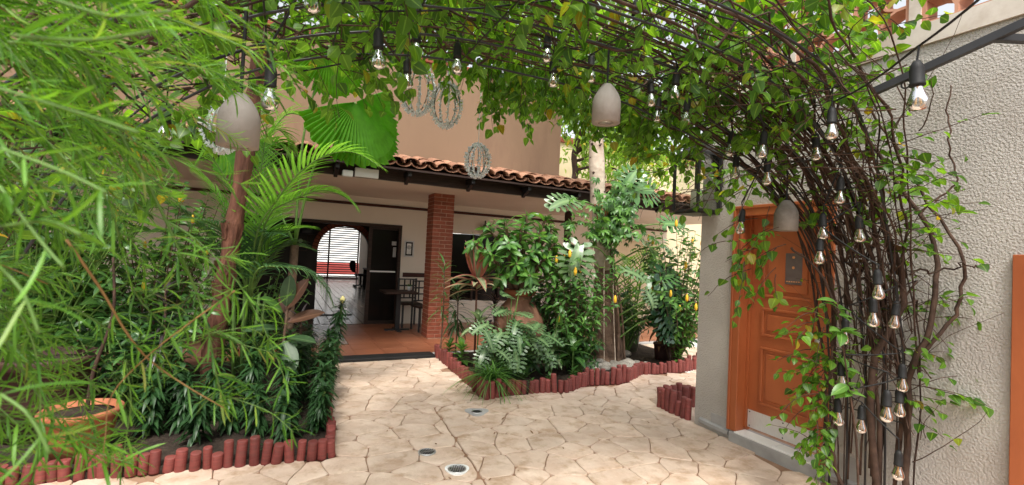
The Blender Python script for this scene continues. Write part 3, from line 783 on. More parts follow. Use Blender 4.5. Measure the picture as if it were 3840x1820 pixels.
frame_pic('framed_picture', 'small black framed print on the porch wall next to the portrait', 5.95, 1.38, .2, .24, 'black_plastic')
frame_pic('framed_picture', 'dark framed picture in the shadow left of the arch', .35, 1.62, .3, .38, 'dark_wood', 11.06, 'dark_wall')
t = thing('wall_speaker', 'small black speaker on the porch wall right of the brick column', 'speaker', (4.05, 9.5, 2.1))
mb = MB(); mb.box(3.98, 4.12, 9.42, 9.55, 2.03, 2.2, .01); sb = P('cabinet', mb, 'black_plastic', t)
mb = MB(); mb.bar((4.05, 9.55, 2.12), (4.05, 9.6, 2.12), .03); mb.bar((4.05, 9.585, 2.1), (4.05, 9.585, 2.3), .02); P('bracket', mb, 'black_metal', t)
# flood light panel under the eave
t = thing('eave_light', 'white rectangular box fixed under the tiled eave', 'light', (1.03, 6.98, 2.55))
mb = MB(); mb.box(.87, 1.20, 6.90, 6.96, 2.57, 2.70, .006); P('housing', mb, 'white_paint', t)
mb = MB(); mb.bar((.95, 6.95, 2.64), (.95, 7.03, 2.64), .04); mb.bar((1.12, 6.95, 2.64), (1.12, 7.03, 2.64), .04); P('mounting', mb, 'black_metal', t)
t = thing('flood_light', 'white floodlight fixed at the corner of the porch ceiling', 'light', (.8, 6.96, 2.58))
mb = MB(); mb.box(.70, .84, 6.86, 6.96, 2.55, 2.64, .01); P('housing', mb, 'white_paint', t)
mb = MB(); mb.bar((.77, 6.95, 2.6), (.77, 7.03, 2.62), .03); P('mounting', mb, 'black_metal', t)
# table and chairs
def chair(name, label, x, y, rz):
    t = thing(name, label, 'chair', (x, y, .034), rz=rz, group='dark porch chairs')
    M0 = Matrix.Translation((x, y, .034)) @ Matrix.Rotation(rz, 4, 'Z')
    def Q(nm, mb, mt):
        mb.v = [tuple(M0 @ Vector(v)) for v in mb.v]; P(nm, mb, mt, t)
    for sx in (-1, 1):
        for sy in (-1, 1):
            mb = MB(); mb.bar((sx*.18, sy*.18, 0), (sx*.18, sy*.18, .44 if sy < 0 else .95), .03); Q('leg', mb, 'black_metal')
    mb = MB(); mb.box(-.21, .21, -.21, .21, .44, .475, .01); Q('seat', mb, 'dark_wood')
    for z in (.55, .68, .80, .93):
        mb = MB(); mb.bar((-.165, .18, z), (.165, .18, z), .026); Q('back_rail', mb, 'black_metal')
    for xx in (-.06, .06):
        mb = MB(); mb.bar((xx, .1805, .565), (xx, .1805, .915), .022); Q('back_bar', mb, 'black_metal')
chair('dining_chair', 'dark open-backed chair at the porch table beside the brick column', 2.52, 8.75, .15)
chair('dining_chair', 'dark open-backed chair between the porch table and the wall', 2.35, 9.28, pi*.02)
t = thing('dining_table', 'small dark square table on the clay porch floor', 'table', (2.05, 8.85, .034))
mb = MB(); mb.box(1.72, 2.33, 8.55, 9.15, .74, .775, .006); P('table_top', mb, 'dark_wood', t)
mb = MB(); mb.box(1.99, 2.07, 8.81, 8.89, .055, .74); P('pedestal', mb, 'black_metal', t)
mb = MB(); mb.box(1.8, 2.26, 8.81, 8.89, .034, .06); mb.box(1.99, 2.07, 8.62, 9.08, .0345, .0595); P('foot', mb, 'black_metal', t)
t = thing('potted_plant', 'tiny plant in a white pot on the porch table', 'plant', (2.25, 8.95, .776))
mb = MB(); mb.lathe([(.028, 0), (.04, .075), (.04, .08), (.034, .08), (.034, .065), (.0005, .065)], 14, (2.25, 8.95, .776)); P('pot', mb, 'white_paint', t, True)
foliage(t, [(leafp(.12, .035, 'lance', 4, .3), 'leaf_mid')], [orient((2.25, 8.95, .845), (cos(a), sin(a), rnd(.5, 1.4)), s=rnd(.7, 1.1)) for a in np.linspace(0, 6, 12)], 12)
# office chair inside
t = thing('office_chair', 'dark swivel chair by the desk inside the house', 'chair', (2.85, 19, .034))
mb = MB(); mb.box(2.6, 3.05, 18.8, 19.25, .46, .54, .03); P('seat', mb, 'black_plastic', t)
mb = MB(); mb.tube(spline([(2.62, 19, .6), (2.52, 19, .75), (2.5, 19, 1.05)], 6), [.03, .06, .1, .12, .12, .08], 8); P('backrest', mb, 'black_plastic', t)
mb = MB(); mb.bar((2.64, 19, .5), (2.6, 19, .66), .04); mb.bar((2.83, 19, .1), (2.83, 19, .46), .05); P('post', mb, 'black_metal', t)
for k in range(5):
    mb = MB(); a = k*2*pi/5; mb.bar((2.83, 19, .11), (2.83+.28*cos(a), 19+.28*sin(a), .07), .035); P('leg', mb, 'black_metal', t)
    mb = MB(); mb.lathe([(.03, -.035), (.035, 0), (.03, .03)], 8, (2.83+.28*cos(a), 19+.28*sin(a), .07)); P('castor', mb, 'black_plastic', t)
t = thing('desk', 'dark desk against the wall inside the house', 'desk', (3.2, 18.5, .034))
mb = MB(); mb.box(2.98, 3.44, 17.8, 19.6, .72, .76); P('desk_top', mb, 'dark_wood', t)
for y in (17.85, 19.5):
    mb = MB(); mb.box(3.0, 3.42, y, y+.05, .034, .72); P('side_panel', mb, 'dark_wood', t)
# hanging bell lamp and wheel in foyer
t = thing('bell_lamp', 'dark bell-shaped hanging lamp in the shadow beside the arch', 'lamp', (.45, 10.4, 1.75))
mb = MB(); mb.lathe([(.16, 1.78), (.15, 1.85), (.11, 1.98), (.09, 2.1), (.03, 2.14), (.0005, 2.14)], 16, (.45, 10.4, 0)); P('shade', mb, 'black_metal', t, True)
mb = MB(); mb.tube([(.45, 10.4, 2.13), (.45, 10.4, 2.405)], .008, 5); P('cord', mb, 'black_metal', t)

# right background: yellow wall with brick coping
mb = MB(); mb.box(4.2, 16, 9.9, 10.1, 0, 4.45); yw = P('yellow_wall', mb, 'pale_yellow_paint', None, label='pale yellow wall with a brick coping behind the tiled porch roof', cat='wall')
cme = MB(); cme.box(-.055, .055, -.16, .16, 0, .14, .006); cme = cme.mesh('brick', 'brick')
for k in range(60): obj('brick', cme, yw, Matrix.Translation((5.0+k*.119, 10.0, 4.452)))
mb = MB(); mb.box(12.5, 12.7, 3, 12, 0, 4.5); P('far_wall', mb, 'pale_yellow_paint', None, label='pale wall closing the far end of the courtyard', cat='wall')
mb = MB(); mb.box(-3.5, -3.3, -3, 7.2, 0, 2.6); lw_ = P('garden_wall', mb, 'beige_block', None, label='beige garden wall behind the left planting bed', cat='wall')

# =================================================================== EDGING LOGS
lme = []
for k in range(3):
    mb = MB(); rr = .033
    mb.lathe([(rr*.97, -.06), (rr, 0), (rr, .93), (rr*.93, .985), (rr*.7, 1.0), (.0005, 1.0)], 12); lme.append(mb.mesh('log', 'log_red', True))
def edging(label, paths, hmin=.13, hmax=.2):
    t = thing('log_edging', label, 'edging', (paths[0][0][0], paths[0][0][1], 0))
    for path in paths:
        pts = [Vector((a, b, 0)) for a, b in path]; L = 0; seg = []
        for a, b in zip(pts, pts[1:]): seg.append((L, a, b)); L += (b-a).length
        s_ = 0; run = rnd(hmin, hmax)
        while s_ < L:
            l0, a, b = [q for q in seg if q[0] <= s_][-1]; p = a.lerp(b, (s_-l0)/(b-a).length)
            if random.random() < .3: run = rnd(hmin, hmax)
            h = run+rnd(-.028, .028); sc = rnd(.85, 1.1)
            m = Matrix.Translation((p.x+rnd(-.008, .008), p.y+rnd(-.008, .008), .0)) @ Euler((rnd(-.09, .09), rnd(-.11, .11), rnd(0, 6))).to_matrix().to_4x4() @ Matrix.Diagonal((sc, sc, h, 1))
            obj('log', lme[random.randrange(3)], t, m)
            s_ += .068*sc*rnd(.98, 1.14)
edging('row of short red log stakes bordering the bed with the terracotta pot', [LEFT_EDGE], .11, .185)
edging('wavy row of short red log stakes round the tree bed', [ISL_EDGE], .135, .205)
edging('short cluster of red log stakes at the end of the stucco wall', [[(3.72, 3.78), (3.71, 3.33)], [(3.82, 3.85), (4.3, 3.9)], [(3.95, 3.72), (4.3, 3.6)]], .14, .23)

# =================================================================== PLANT BUILDERS
def poly_branch(mb, pts, r0, r1, n=6, seg=None):
    P_ = spline(pts, seg or max(4, len(pts)*4)); m = len(P_)
    mb.tube(P_, [r0+(r1-r0)*i/(m-1) for i in range(m)], n); return P_
def dirv(az, el): return Vector((cos(az)*cos(el), sin(az)*cos(el), sin(el)))

def rosette(root, base, n, pr, el0=.2, el1=1.3, s0=.7, s1=1.1, n_ind=40, zr=0, jit=.12):
    ms = []
    for k in range(n):
        f = k/max(1, n-1); az = k*2.39996+rnd(-.2, .2); el = el0+(el1-el0)*f+rnd(-jit, jit)
        p = Vector(base)+Vector((0, 0, zr*f)); d = dirv(az, el)
        ms.append(orient(p, d, Vector((-cos(az)*sin(el), -sin(az)*sin(el), cos(el)+.01)), rnd(s0, s1)))
    foliage(root, pr, ms, n_ind); return ms

def dracaena(label, x, y, h, group, lean=(0, 0), dens=300, L=.12, n_ind=12):
    t = thing('dracaena', label, 'plant', (x, y, .03), group)
    mb = MB(); top = (x+lean[0], y+lean[1], h)
    P_ = poly_branch(mb, [(x, y, .0), (x+lean[0]*.4, y+lean[1]*.4, h*.5), top], .018, .012); P('stem', mb, 'green_stem', t, True)
    ms = []; n = int(dens*h)
    for k in range(n):
        f = k/n; z = .08+(h-.05)*f; az = k*2.39996+rnd(-.3, .3); el = rnd(-.1, .5)+(.9*max(0, (f-.85)/.15))
        p = Vector((x+lean[0]*f, y+lean[1]*f, z)); d = dirv(az, el)
        ms.append(orient(p, d, Vector((-cos(az)*sin(el), -sin(az)*sin(el), cos(el)+.01)), rnd(.75, 1.15)))
    foliage(t, [(leafp(L, L*.26, 'lance', 4, .5, .3), 'leaf_dark'), (leafp(L, L*.24, 'lance', 4, .8, .3), 'leaf_dark')], ms, n_ind)
    return t, top

def shrub(name, label, cat, base, tips, pr, nleaf=16, r0=.009, leaf_s=(.7, 1.1), n_ind=30, flowers=0, group=None, whorl=.34, stem_mat='green_stem', spread=.75, fl_scale=1):
    """stems from base to each tip, leaves along the upper part and a fan at each tip, optional upright spikes"""
    t = thing(name, label, cat, base, group); base = Vector(base)
    ms = []; tipsV = []
    for tp in tips:
        tp = Vector(tp); mid = base.lerp(tp, .5)+Vector((rnd(-.06, .06), rnd(-.06, .06), .05))
        b0 = base+Vector((rnd(-.05, .05), rnd(-.05, .05), -.02))
        mb = MB(); P_ = poly_branch(mb, [b0, mid, tp], r0, r0*.4, 5, 10); P('stem', mb, stem_mat, t, True)
        ax = (P_[-1]-P_[-4]).normalized(); tipsV.append((tp, ax))
        for k in range(nleaf):
            f = 1-whorl*2.2*(k/nleaf)**1.3; i = max(0, min(len(P_)-1, int(f*(len(P_)-1)))); p = P_[i]
            if i < len(P_)-1: p = p.lerp(P_[i+1], f*(len(P_)-1)-i)
            az = k*2.39996+rnd(-.3, .3); u = ax.orthogonal().normalized(); v = ax.cross(u)
            d = (u*cos(az)+v*sin(az)) + ax*rnd(.0, spread) + Vector((0, 0, rnd(-.1, .15)))
            ms.append(orient(p, d+Vector((0, 0, rnd(-.35, .2))), ax*.5+Vector((0, 0, .4))+rv(.5), rnd(*leaf_s)*(1 if k > 3 else .75)))
    foliage(t, pr, ms, n_ind)
    fls = random.sample(tipsV, min(flowers, len(tipsV)))
    for tp, ax in fls:
        mb = MB(); q = tp+Vector((0, 0, .01)); prof = [(.008, 0), (.02, .015), (.022, .05), (.016, .085), (.004, .105), (.0005, .107)]
        mb.lathe([(a*fl_scale, b*fl_scale) for a, b in prof], 8, tuple(q)); P('flower_spike', mb, 'flower_yellow', t, True)
    return t

def frond(root, pts, Lf, mat, n=34, individual=False, wid=.03, droop=.35, name='frond', vee=.45):
    mb = MB(); P_ = poly_branch(mb, pts, .011, .003, 6, 28); fr = P(name, mb, 'green_stem', root, True)
    ms = []; m = len(P_)
    for k in range(n):
        f = .16+.84*k/(n-1); x = f*(m-1); i = min(m-2, int(x)); p = P_[i].lerp(P_[i+1], x-i)
        tan = (P_[min(m-1, i+2)]-P_[max(0, i-1)]).normalized(); side = tan.cross(Vector((0, 0, 1)))
        if side.length < .05: side = Vector((1, 0, 0))
        side.normalize(); nrm = side.cross(tan).normalized()
        s_ = Lf*(sin(pi*min(1, f*.80+.18))**.7)*rnd(.92, 1.05)
        for sg in (-1, 1):
            d = side*sg*(1-.35*f)+tan*(.55+.75*f)+nrm*vee*(1-.4*f)+rv(.03)
            ms.append(orient(p, d, nrm*1.0-side*sg*.3, s_))
    pr = leafp(1, wid/Lf*1.0, 'strap', 6, droop, .5)
    if individual: foliage(fr, [(pr, mat)], ms, 400, 'leaflet', 'leaflets')
    else: foliage(fr, [(pr, mat)], ms, 0, 'leaflet', 'leaflets')
    return fr

# =================================================================== LEFT BED
# red-barked tree trunk
t = thing('tree', 'tree with peeling reddish-brown trunk in the left bed behind the fern', 'tree', (-.50, 5.0, .03))
tp = spline([(-.53, 5.0, .0), (-.52, 5.0, .5), (-.47, 5.0, 1.0), (-.43, 5.0, 1.5), (-.36, 5.0, 2.3), (-.33, 5.02, 2.9), (-.25, 5.05, 3.5)], 30)
mb = MB(); mb.tube(tp, [.072+.018*sin(i*1.7)*rnd(.3, 1)+(.05 if i == 0 else 0) for i in range(30)], 12); P('trunk', mb, 'red_bark', t, True)
for k in range(26):                       # loose bark plates
    i = random.randrange(2, 24); a = rnd(0, 6.28); p = tp[i]; c = .086
    mb = MB(); V = []
    for j in range(4):
        for s_ in (-1, 1):
            aa = a+s_*rnd(.18, .4); V.append((p.x+cos(aa)*(c+.006*j), p.y+sin(aa)*(c+.006*j), p.z+j*.05))
    mb.add(V, [(0, 1, 3, 2), (2, 3, 5, 4), (4, 5, 7, 6)]); P('bark_plate', mb, 'red_bark', t)
ms = []
limbs = [((-.25, 5.05, 3.4), (-.9, 5.4, 4.1), (-1.6, 5.8, 4.5)), ((-.25, 5.05, 3.4), (.2, 5.3, 4.1), (.6, 5.5, 4.6)), ((-.25, 5.05, 3.4), (-.5, 4.5, 4.0), (-.9, 4.0, 4.3))]
for l_ in limbs:
    mb = MB(); P_ = poly_branch(mb, l_, .05, .015, 8, 14); P('limb', mb, 'red_bark', t, True)
    for k in range(330):
        p = P_[random.randrange(5, 14)]+rv(.28); d = rv(1)+Vector((0, 0, -.3)); ms.append(orient(p, d, Vector((0, 0, 1))+rv(.4), rnd(.7, 1.2)))
foliage(t, [(leafp(.13, .06, 'oval', 4, .3), 'leaf_vine')], ms, 60)

# fan palm
def fan_leaf(name, c, axis, nrm, R, root, mat='leaf_fan', n=40, span=3.5, droop=.25):
    axis = Vector(axis).normalized(); nrm = Vector(nrm); nrm = (nrm-axis*nrm.dot(axis)).normalized(); side = axis.cross(nrm)
    V = []; UV = []; F = []; rings = (.03, .3, .6, .86, 1.0); c = Vector(c); m = 2*n+1
    gr = random.Random(3)
    for j, r_ in enumerate(rings):
        for k in range(m):
            a = -span/2+span*k/(2*n); pl = (.012*r_+.004)*(1 if k % 2 else -1)*1.2
            rr = r_*R*(1-.16*abs(a)/span*2*.5)
            if j == 4 and k % 2 == 0: rr *= .93
            if j == 4: rr *= 1+.03*sin(k*1.3)+.02*sin(k*2.9)
            rr *= 1+.07*sin(a*2.1+.6)
            # deeper splits
            sp = 1
            if j >= 2 and k in (14, 26, 62): sp = (.97, .82, .66)[j-2]
            p = c+(axis*cos(a)+side*sin(a))*rr*sp + nrm*(pl*R*1.6 - droop*R*r_*r_*(.6+.4*cos(a*.7)) + .05*R*r_*r_*sin(a*3.1+1))
            V.append(p); UV.append((.25, r_))
    for j in range(4):
        for k in range(m-1): F.append((j*m+k, j*m+k+1, (j+1)*m+k+1, (j+1)*m+k))
    mb = MB(); mb.add(V, F, UV); return obj(name, mb.mesh(name, mat, False, uv=True), root)
t = thing('fan_palm', 'fan palm with big round pleated bright green leaves above the left bed', 'palm', (.10, 5.45, .03))
hub = Vector((.12, 5.45, 1.55))
mb = MB(); mb.tube([(.10, 5.45, 0), (.11, 5.45, .9), hub], [.05, .045, .04], 8); P('trunk', mb, 'root_bark', t, True)
for c, axis, nrm, R in (((.57, 4.8, 2.99), (.50, -.15, -.72), (-.05, -.62, .70), .64), ((.32, 5.1, 3.62), (.5, .1, -.65), (-.3, -.75, .5), .5), ((-.35, 5.75, 2.6), (-.7, .2, -.3), (.1, -.5, .8), .45)):
    mb = MB(); poly_branch(mb, [hub, hub.lerp(Vector(c), .5)+Vector((-.08, .05, .15)), c], .014, .009, 6); st_ = P('leaf_stalk', mb, 'green_stem', t, True)
    fan_leaf('leaf', c, axis, nrm, R, t)

# areca palms
t = thing('areca_palm', 'areca palm with long arching feathery fronds beside the fan palm', 'palm', (-.28, 5.5, .03))
ab = Vector((-.28, 5.5, .03))
for k in range(7):
    mb = MB(); a = k*.9; q = ab+Vector((.09*cos(a), .09*sin(a), 0)); mb.tube([q, q+Vector((.03*cos(a), .03*sin(a), .5)), q+Vector((.06*cos(a), .06*sin(a), 1.0))], [.018, .016, .012], 6); P('cane', mb, 'green_stem', t, True)
fb = ab+Vector((0, 0, .95))
FR1 = [(-.23, 5.15, 1.63), (-.07, 4.95, 1.97), (.12, 4.75, 2.24), (.34, 4.65, 2.41), (.57, 4.6, 2.45), (.84, 4.55, 2.32)]
FR2 = [(-.15, 5.1, 1.77), (.05, 4.95, 1.97), (.3, 4.85, 2.09), (.51, 4.8, 2.05), (.65, 4.75, 1.93)]
FR3 = [(-.19, 4.7, 1.3), (-.01, 4.6, 1.35), (.21, 4.55, 1.32), (.37, 4.5, 1.18), (.45, 4.5, 1.01)]
frond(t, [fb, *FR1], .40, 'leaf_areca', 34, True, .040, .28)
frond(t, [fb, *FR2], .34, 'leaf_areca', 32, True, .034, .4)
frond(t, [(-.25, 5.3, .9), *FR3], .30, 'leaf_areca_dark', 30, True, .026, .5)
frond(t, [fb, (-.38, 5.4, 1.7), (-.55, 5.3, 2.2), (-.82, 5.1, 2.5), (-1.1, 4.9, 2.45)], .38, 'leaf_areca', 32, True, .03, .35)
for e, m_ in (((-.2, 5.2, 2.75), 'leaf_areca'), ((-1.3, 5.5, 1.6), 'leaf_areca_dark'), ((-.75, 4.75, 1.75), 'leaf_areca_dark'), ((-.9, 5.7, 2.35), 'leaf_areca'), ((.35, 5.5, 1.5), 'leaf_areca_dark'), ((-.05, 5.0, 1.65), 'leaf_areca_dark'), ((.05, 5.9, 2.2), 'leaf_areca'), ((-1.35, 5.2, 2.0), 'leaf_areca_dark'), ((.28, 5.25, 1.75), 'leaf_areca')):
    e = Vector(e); mid = fb.lerp(e, .55)+Vector((0, 0, .28)); frond(t, [fb, fb.lerp(mid, .5)+Vector((0, 0, .1)), mid, e], .34, m_, 30, False, .026, .4)
# pale hanging frond of a second palm under the pendant
t = thing('areca_palm', 'tall thin palm with drooping yellowish fronds behind the concrete pendant', 'palm', (-.62, 6.1, .03))
mb = MB(); mb.tube([(-.62, 6.1, 0), (-.55, 6.1, 1.2), (-.4, 6.05, 2.3)], [.04, .035, .025], 8); P('trunk', mb, 'root_bark', t, True)
for e in ((.15, 5.9, 2.3), (-.9, 5.9, 2.3), (-.2, 5.6, 2.2), (.3, 6.1, 3.0), (-1.0, 6.2, 2.9), (-.35, 5.5, 2.9), (-1.35, 6.0, 2.6), (.1, 6.2, 2.65)):
    e = Vector(e); b_ = Vector((-.4, 6.05, 2.3)); frond(t, [b_, b_.lerp(e, .5)+Vector((0, 0, .42)), e], .36, 'leaf_areca', 30, False, .024, .45)

# dracaena hedge along the path and in the front of the bed
dl = 'dark green compact dracaena in the left bed'
def dgrp(label, spots, dens=300, L=.12, n_ind=10, group=None):
    for (x, y, h) in spots: dracaena(label, x, y, h, group, (rnd(-.04, .06), rnd(-.05, .05)), dens, L, n_ind)
_, top = dracaena('tall dark green dracaena column leaning over the path by the porch mat', .56, 5.85, .86, None, (.12, .0), 330, .135, 60)
mb = MB(); mb.lathe([(.01, 0), (.028, .03), (.03, .06), (.01, .09), (.0005, .095)], 8, (top[0], top[1], top[2]+.02))
P('flower_bud', mb, 'flower_cream', bpy.data.objects['dracaena'], True)
dracaena('short round dracaena between the plank floor and the tall dracaena column', .34, 6.0, .55, None, (0, 0), 330, .14, 30)
dgrp('dense dark green dracaena edging the path in the left bed', [(.50, 5.5, .55), (.47, 5.2, .5), (.42, 4.9, .52), (.40, 4.62, .5), (.36, 4.35, .45), (.33, 4.12, .36), (.25, 5.05, .62), (.16, 4.75, .58), (.10, 4.45, .5)], 330, .13, 12, 'dracaenas edging the path')
dgrp('low dark green dracaena in the shade of the left bed', [(-.1, 4.2, .36), (-.3, 4.35, .4), (-.5, 4.2, .34), (-.65, 4.5, .42), (-.2, 4.6, .5), (-.45, 4.7, .48), (.12, 4.05, .3), (-.85, 4.45, .4), (-.75, 4.8, .5), (-.15, 5.1, .6), (-1.0, 4.9, .55), (.15, 5.35, .6), (-.95, 5.25, .6)], 280, .14, 10, 'low dracaenas in the left bed')
# small rosette at the log edge
t = thing('grass_tuft', 'small dark grassy tuft just inside the red log corner', 'plant', (.02, 3.86, .03)); rosette(t, (.02, 3.86, .04), 26, [(leafp(.16, .018, 'strap', 5, .6), 'leaf_dark')], .3, 1.3, .7, 1.1, 26)

# rubber plant
t = thing('rubber_plant', 'rubber plant with large glossy dark leaves and brown undersides by the tree trunk', 'plant', (.06, 4.62, .03))
mb = MB(); poly_branch(mb, [(.06, 4.62, 0), (.05, 4.62, .5), (.08, 4.62, 1.05)], .018, .01); P('stem', mb, 'root_bark', t, True)
ob = pmesh('leaf', leafp(.30, .13, 'oval', 7, .15, .25), 'leaf_rubber'); obr = pmesh('leaf', leafp(.30, .13, 'oval', 7, .1, .25), 'leaf_rubber_brown'); obg = pmesh('leaf', leafp(.26, .12, 'oval', 7, .1, .2), 'leaf_mid')
for me, p, d, nr in ((ob, (.06, 4.6, 1.0), (.06, -.2, .9), (0, -1, .3)), (obr, (.07, 4.6, .98), (.4, -.2, .8), (-.6, -.7, .3)), (obr, (.08, 4.6, .86), (.9, -.2, .35), (-.2, -.5, .8)), (obg, (.04, 4.6, .95), (-.5, -.5, .5), (.2, -.6, .8)), (ob, (.04, 4.6, .8), (-.8, -.4, .15), (0, -.3, 1)), (ob, (.06, 4.6, .7), (.25, -.6, -.55), (0, -.8, .5)), (ob, (.08, 4.6, .72), (.7, -.5, .05), (0, -.3, 1)), (obg, (.03, 4.6, .66), (-.3, -.9, .1), (0, -.3, 1)), (ob, (.05, 4.6, .6), (.6, .3, .2), (0, -.3, 1)), (obg, (.06, 4.6, .55), (-.7, .1, .15), (0, -.3, 1)), (obg, (.05, 4.6, .45), (.35, -.85, .05), (0, -.3, 1)), (obr, (.06, 4.62, .93), (.02, .5, .8), (0, -1, .3))):
    obj('leaf', me, t, orient(p, d, nr, rnd(.95, 1.15)))
# narrow-leaf purple plant
def purple(label, x, y, h, n, L=.26, n_ind=40, mat='leaf_black'):
    t = thing('ti_plant', label, 'plant', (x, y, .03)); mb = MB(); poly_branch(mb, [(x, y, 0), (x+.02, y, h*.5), (x, y, h)], .012, .008); P('stem', mb, 'root_bark', t, True)
    ms = []
    for k in range(n):
        f = k/n; az = k*2.4+rnd(-.3, .3); el = -.35+1.5*f+rnd(-.2, .2); z = h*(.45+.55*f)
        ms.append(orient((x, y, z), dirv(az, el), Vector((-cos(az)*sin(el), -sin(az)*sin(el), cos(el)+.01)), rnd(.7, 1.1)))
    foliage(t, [(leafp(L, L*.09, 'lance', 6, .55, .3), mat)], ms, n_ind); return t
purple('thin-leaved blackish purple plant beside the reddish trunk', -.85, 4.75, 1.15, 60)
purple('thin-leaved blackish plant in the shade below the rubber plant', .2, 4.95, .85, 60, .24)
purple('dark narrow-leaved plant at the back of the left bed', -1.1, 5.6, 1.35, 70, .3, 30, 'leaf_dark')
# yellow-flowered shrub far left
prm = [(leafp(.13, .05, 'lance', 4, .3), 'leaf_bright'), (leafp(.11, .045, 'lance', 4, .4), 'leaf_mid')]
shrub('golden_shrimp_plant', 'yellow-spiked shrub behind the fern at the back of the left bed', 'shrub', (-1.15, 5.9, .03), [(-1.25+rnd(-.85, .8), 5.8+rnd(-.6, .5), rnd(.9, 2.15)) for k in range(110)], prm, 22, .008, n_ind=80, flowers=15, stem_mat='root_bark', fl_scale=.8)
shrub('leafy_shrub', 'dense leafy shrub against the garden wall', 'shrub', (-1.9, 5.4, .03), [(-1.8+rnd(-.9, .8), 5.4+rnd(-.8, .8), rnd(.6, 2.9)) for k in range(190)], [(leafp(.15, .05, 'lance', 4, .4), 'leaf_mid')], 18, n_ind=40)
shrub('leafy_shrub', 'dark leafy shrub behind the terracotta pot', 'shrub', (-1.0, 4.75, .03), [(-1.0+rnd(-.5, .5), 4.8+rnd(-.4, .4), rnd(.5, 1.0)) for k in range(30)], [(leafp(.11, .05, 'oval', 4, .4), 'leaf_dark'), (leafp(.12, .04, 'lance', 4, .4), 'leaf_mid')], 16, n_ind=40)
shrub('leafy_shrub', 'green shrub filling the bed below the palm fronds', 'shrub', (-.3, 6.2, .03), [(-.3+rnd(-.8, .7), 6.25+rnd(-.3, .3), rnd(.4, 1.3)) for k in range(44)], [(leafp(.14, .04, 'lance', 4, .4), 'leaf_mid'), (leafp(.14, .03, 'lance', 4, .4), 'leaf_dark')], 16, n_ind=40)
# pots
def pot(name, label, x, y, z0, h, rt, rb, mat, cat='pot', rim=.02, stem=None):
    t = thing(name, label, cat, (x, y, z0)); mb = MB()
    mb.lathe([(rb, 0), (rb+(rt-rb)*.5, h*.45), (rt*.97, h*.86), (rt, h*.87), (rt+rim, h*.885), (rt+rim, h*.97), (rt+rim*.6, h), (rt-.012, h), (rt-.03, h*.9), (.0005, h*.9)], 30, (x, y, z0)); P('vessel', mb, mat, t, True)
    mb = MB(); mb.lathe([(rt-.03, h*.9), (rt*.5, h*.915), (.0005, h*.92)], 20, (x, y, z0)); P('soil', mb, 'soil', t, True)
    return t
t = pot('terracotta_pot', 'wide terracotta pot with a bare stem behind the red logs', -1.17, 4.18, .03, .33, .21, .14, 'clay_pot')
mb = MB(); poly_branch(mb, [(-1.15, 4.2, .3), (-1.13, 4.2, .6), (-1.05, 4.22, 1.0), (-1.08, 4.25, 1.4)], .014, .008); P('bare_stem', mb, 'vine_bark', t, True)
pot('large_pot', 'large dark brown planter behind the terracotta pot', -1.55, 4.75, .03, .60, .30, .24, 'dark_pot', rim=.015)
pot('tall_planter', 'tall ribbed terracotta planter at the back of the left bed', -1.12, 6.35, .03, 1.0, .2, .16, 'clay_pot')

# =================================================================== ISLAND BED
# tree with pale upper trunk and swollen brown base
t = thing('tree', 'tree with pale scarred upper trunk and swollen brown base ringed by stones', 'tree', (4.54, 5.7, .03))
tp = spline([(4.56, 5.7, -.02), (4.52, 5.7, .35), (4.44, 5.7, .9), (4.39, 5.7, 1.45)], 16)
mb = MB(); mb.tube(tp, [.30-.16*(i/15)**.6+.018*sin(i*2.1) for i in range(16)], 14); rb = mb
rb.v = [(x+.02*sin(z*9+y*20), y+.02*sin(z*11+x*17), z) for x, y, z in rb.v]; P('lower_trunk', rb, 'root_bark', t, True)
tp2 = spline([(4.395, 5.7, 1.4), (4.30, 5.7, 2.1), (4.21, 5.7, 2.65), (4.13, 5.7, 3.65), (4.10, 5.7, 4.4), (4.2, 5.75, 5.2)], 24)
mb = MB(); mb.tube(tp2, [.135-.045*i/23+.008*sin(i*1.9) for i in range(24)], 12); P('upper_trunk', mb, 'pale_bark', t, True)
for k in range(44):
    i = int(rnd(3, 17)); p = tp2[i]; a = rnd(pi*.95, pi*2.0); rr = .135-.045*i/23; q = p+Vector((cos(a)*rr, sin(a)*rr, rnd(-.06, .06)))
    mb = MB(); s_ = rnd(.010, .026); mb.lathe([(s_*1.1, -.008), (s_, .006), (s_*.5, .013), (.0005, .014)], 7); m = q.to_track_quat('Z', 'Y')
    d = Vector((cos(a), sin(a), 0)); M3 = d.to_track_quat('Z', 'Y').to_matrix(); mb.v = [tuple(q+M3 @ Vector(v)) for v in mb.v]; P('bark_scar', mb, 'bark_scar', t)
ms = []
for e in ((3.2, 6.2, 5.4), (5.3, 6.0, 5.6), (4.6, 5.0, 5.8), (4.0, 6.6, 5.9), (4.9, 6.8, 5.2)):
    mb = MB(); P_ = poly_branch(mb, [(4.15, 5.72, 4.8), Vector((4.15, 5.72, 4.8)).lerp(Vector(e), .5)+Vector((0, 0, .15)), e], .05, .012, 7, 12); P('limb', mb, 'pale_bark', t, True)
    for k in range(260): p = P_[random.randrange(4, 12)]+rv(.3); ms.append(orient(p, rv(1)+Vector((0, 0, -.4)), Vector((0, 0, 1))+rv(.4), rnd(.7, 1.2)))
foliage(t, [(leafp(.16, .06, 'lance', 4, .4), 'leaf_tree')], ms, 40)
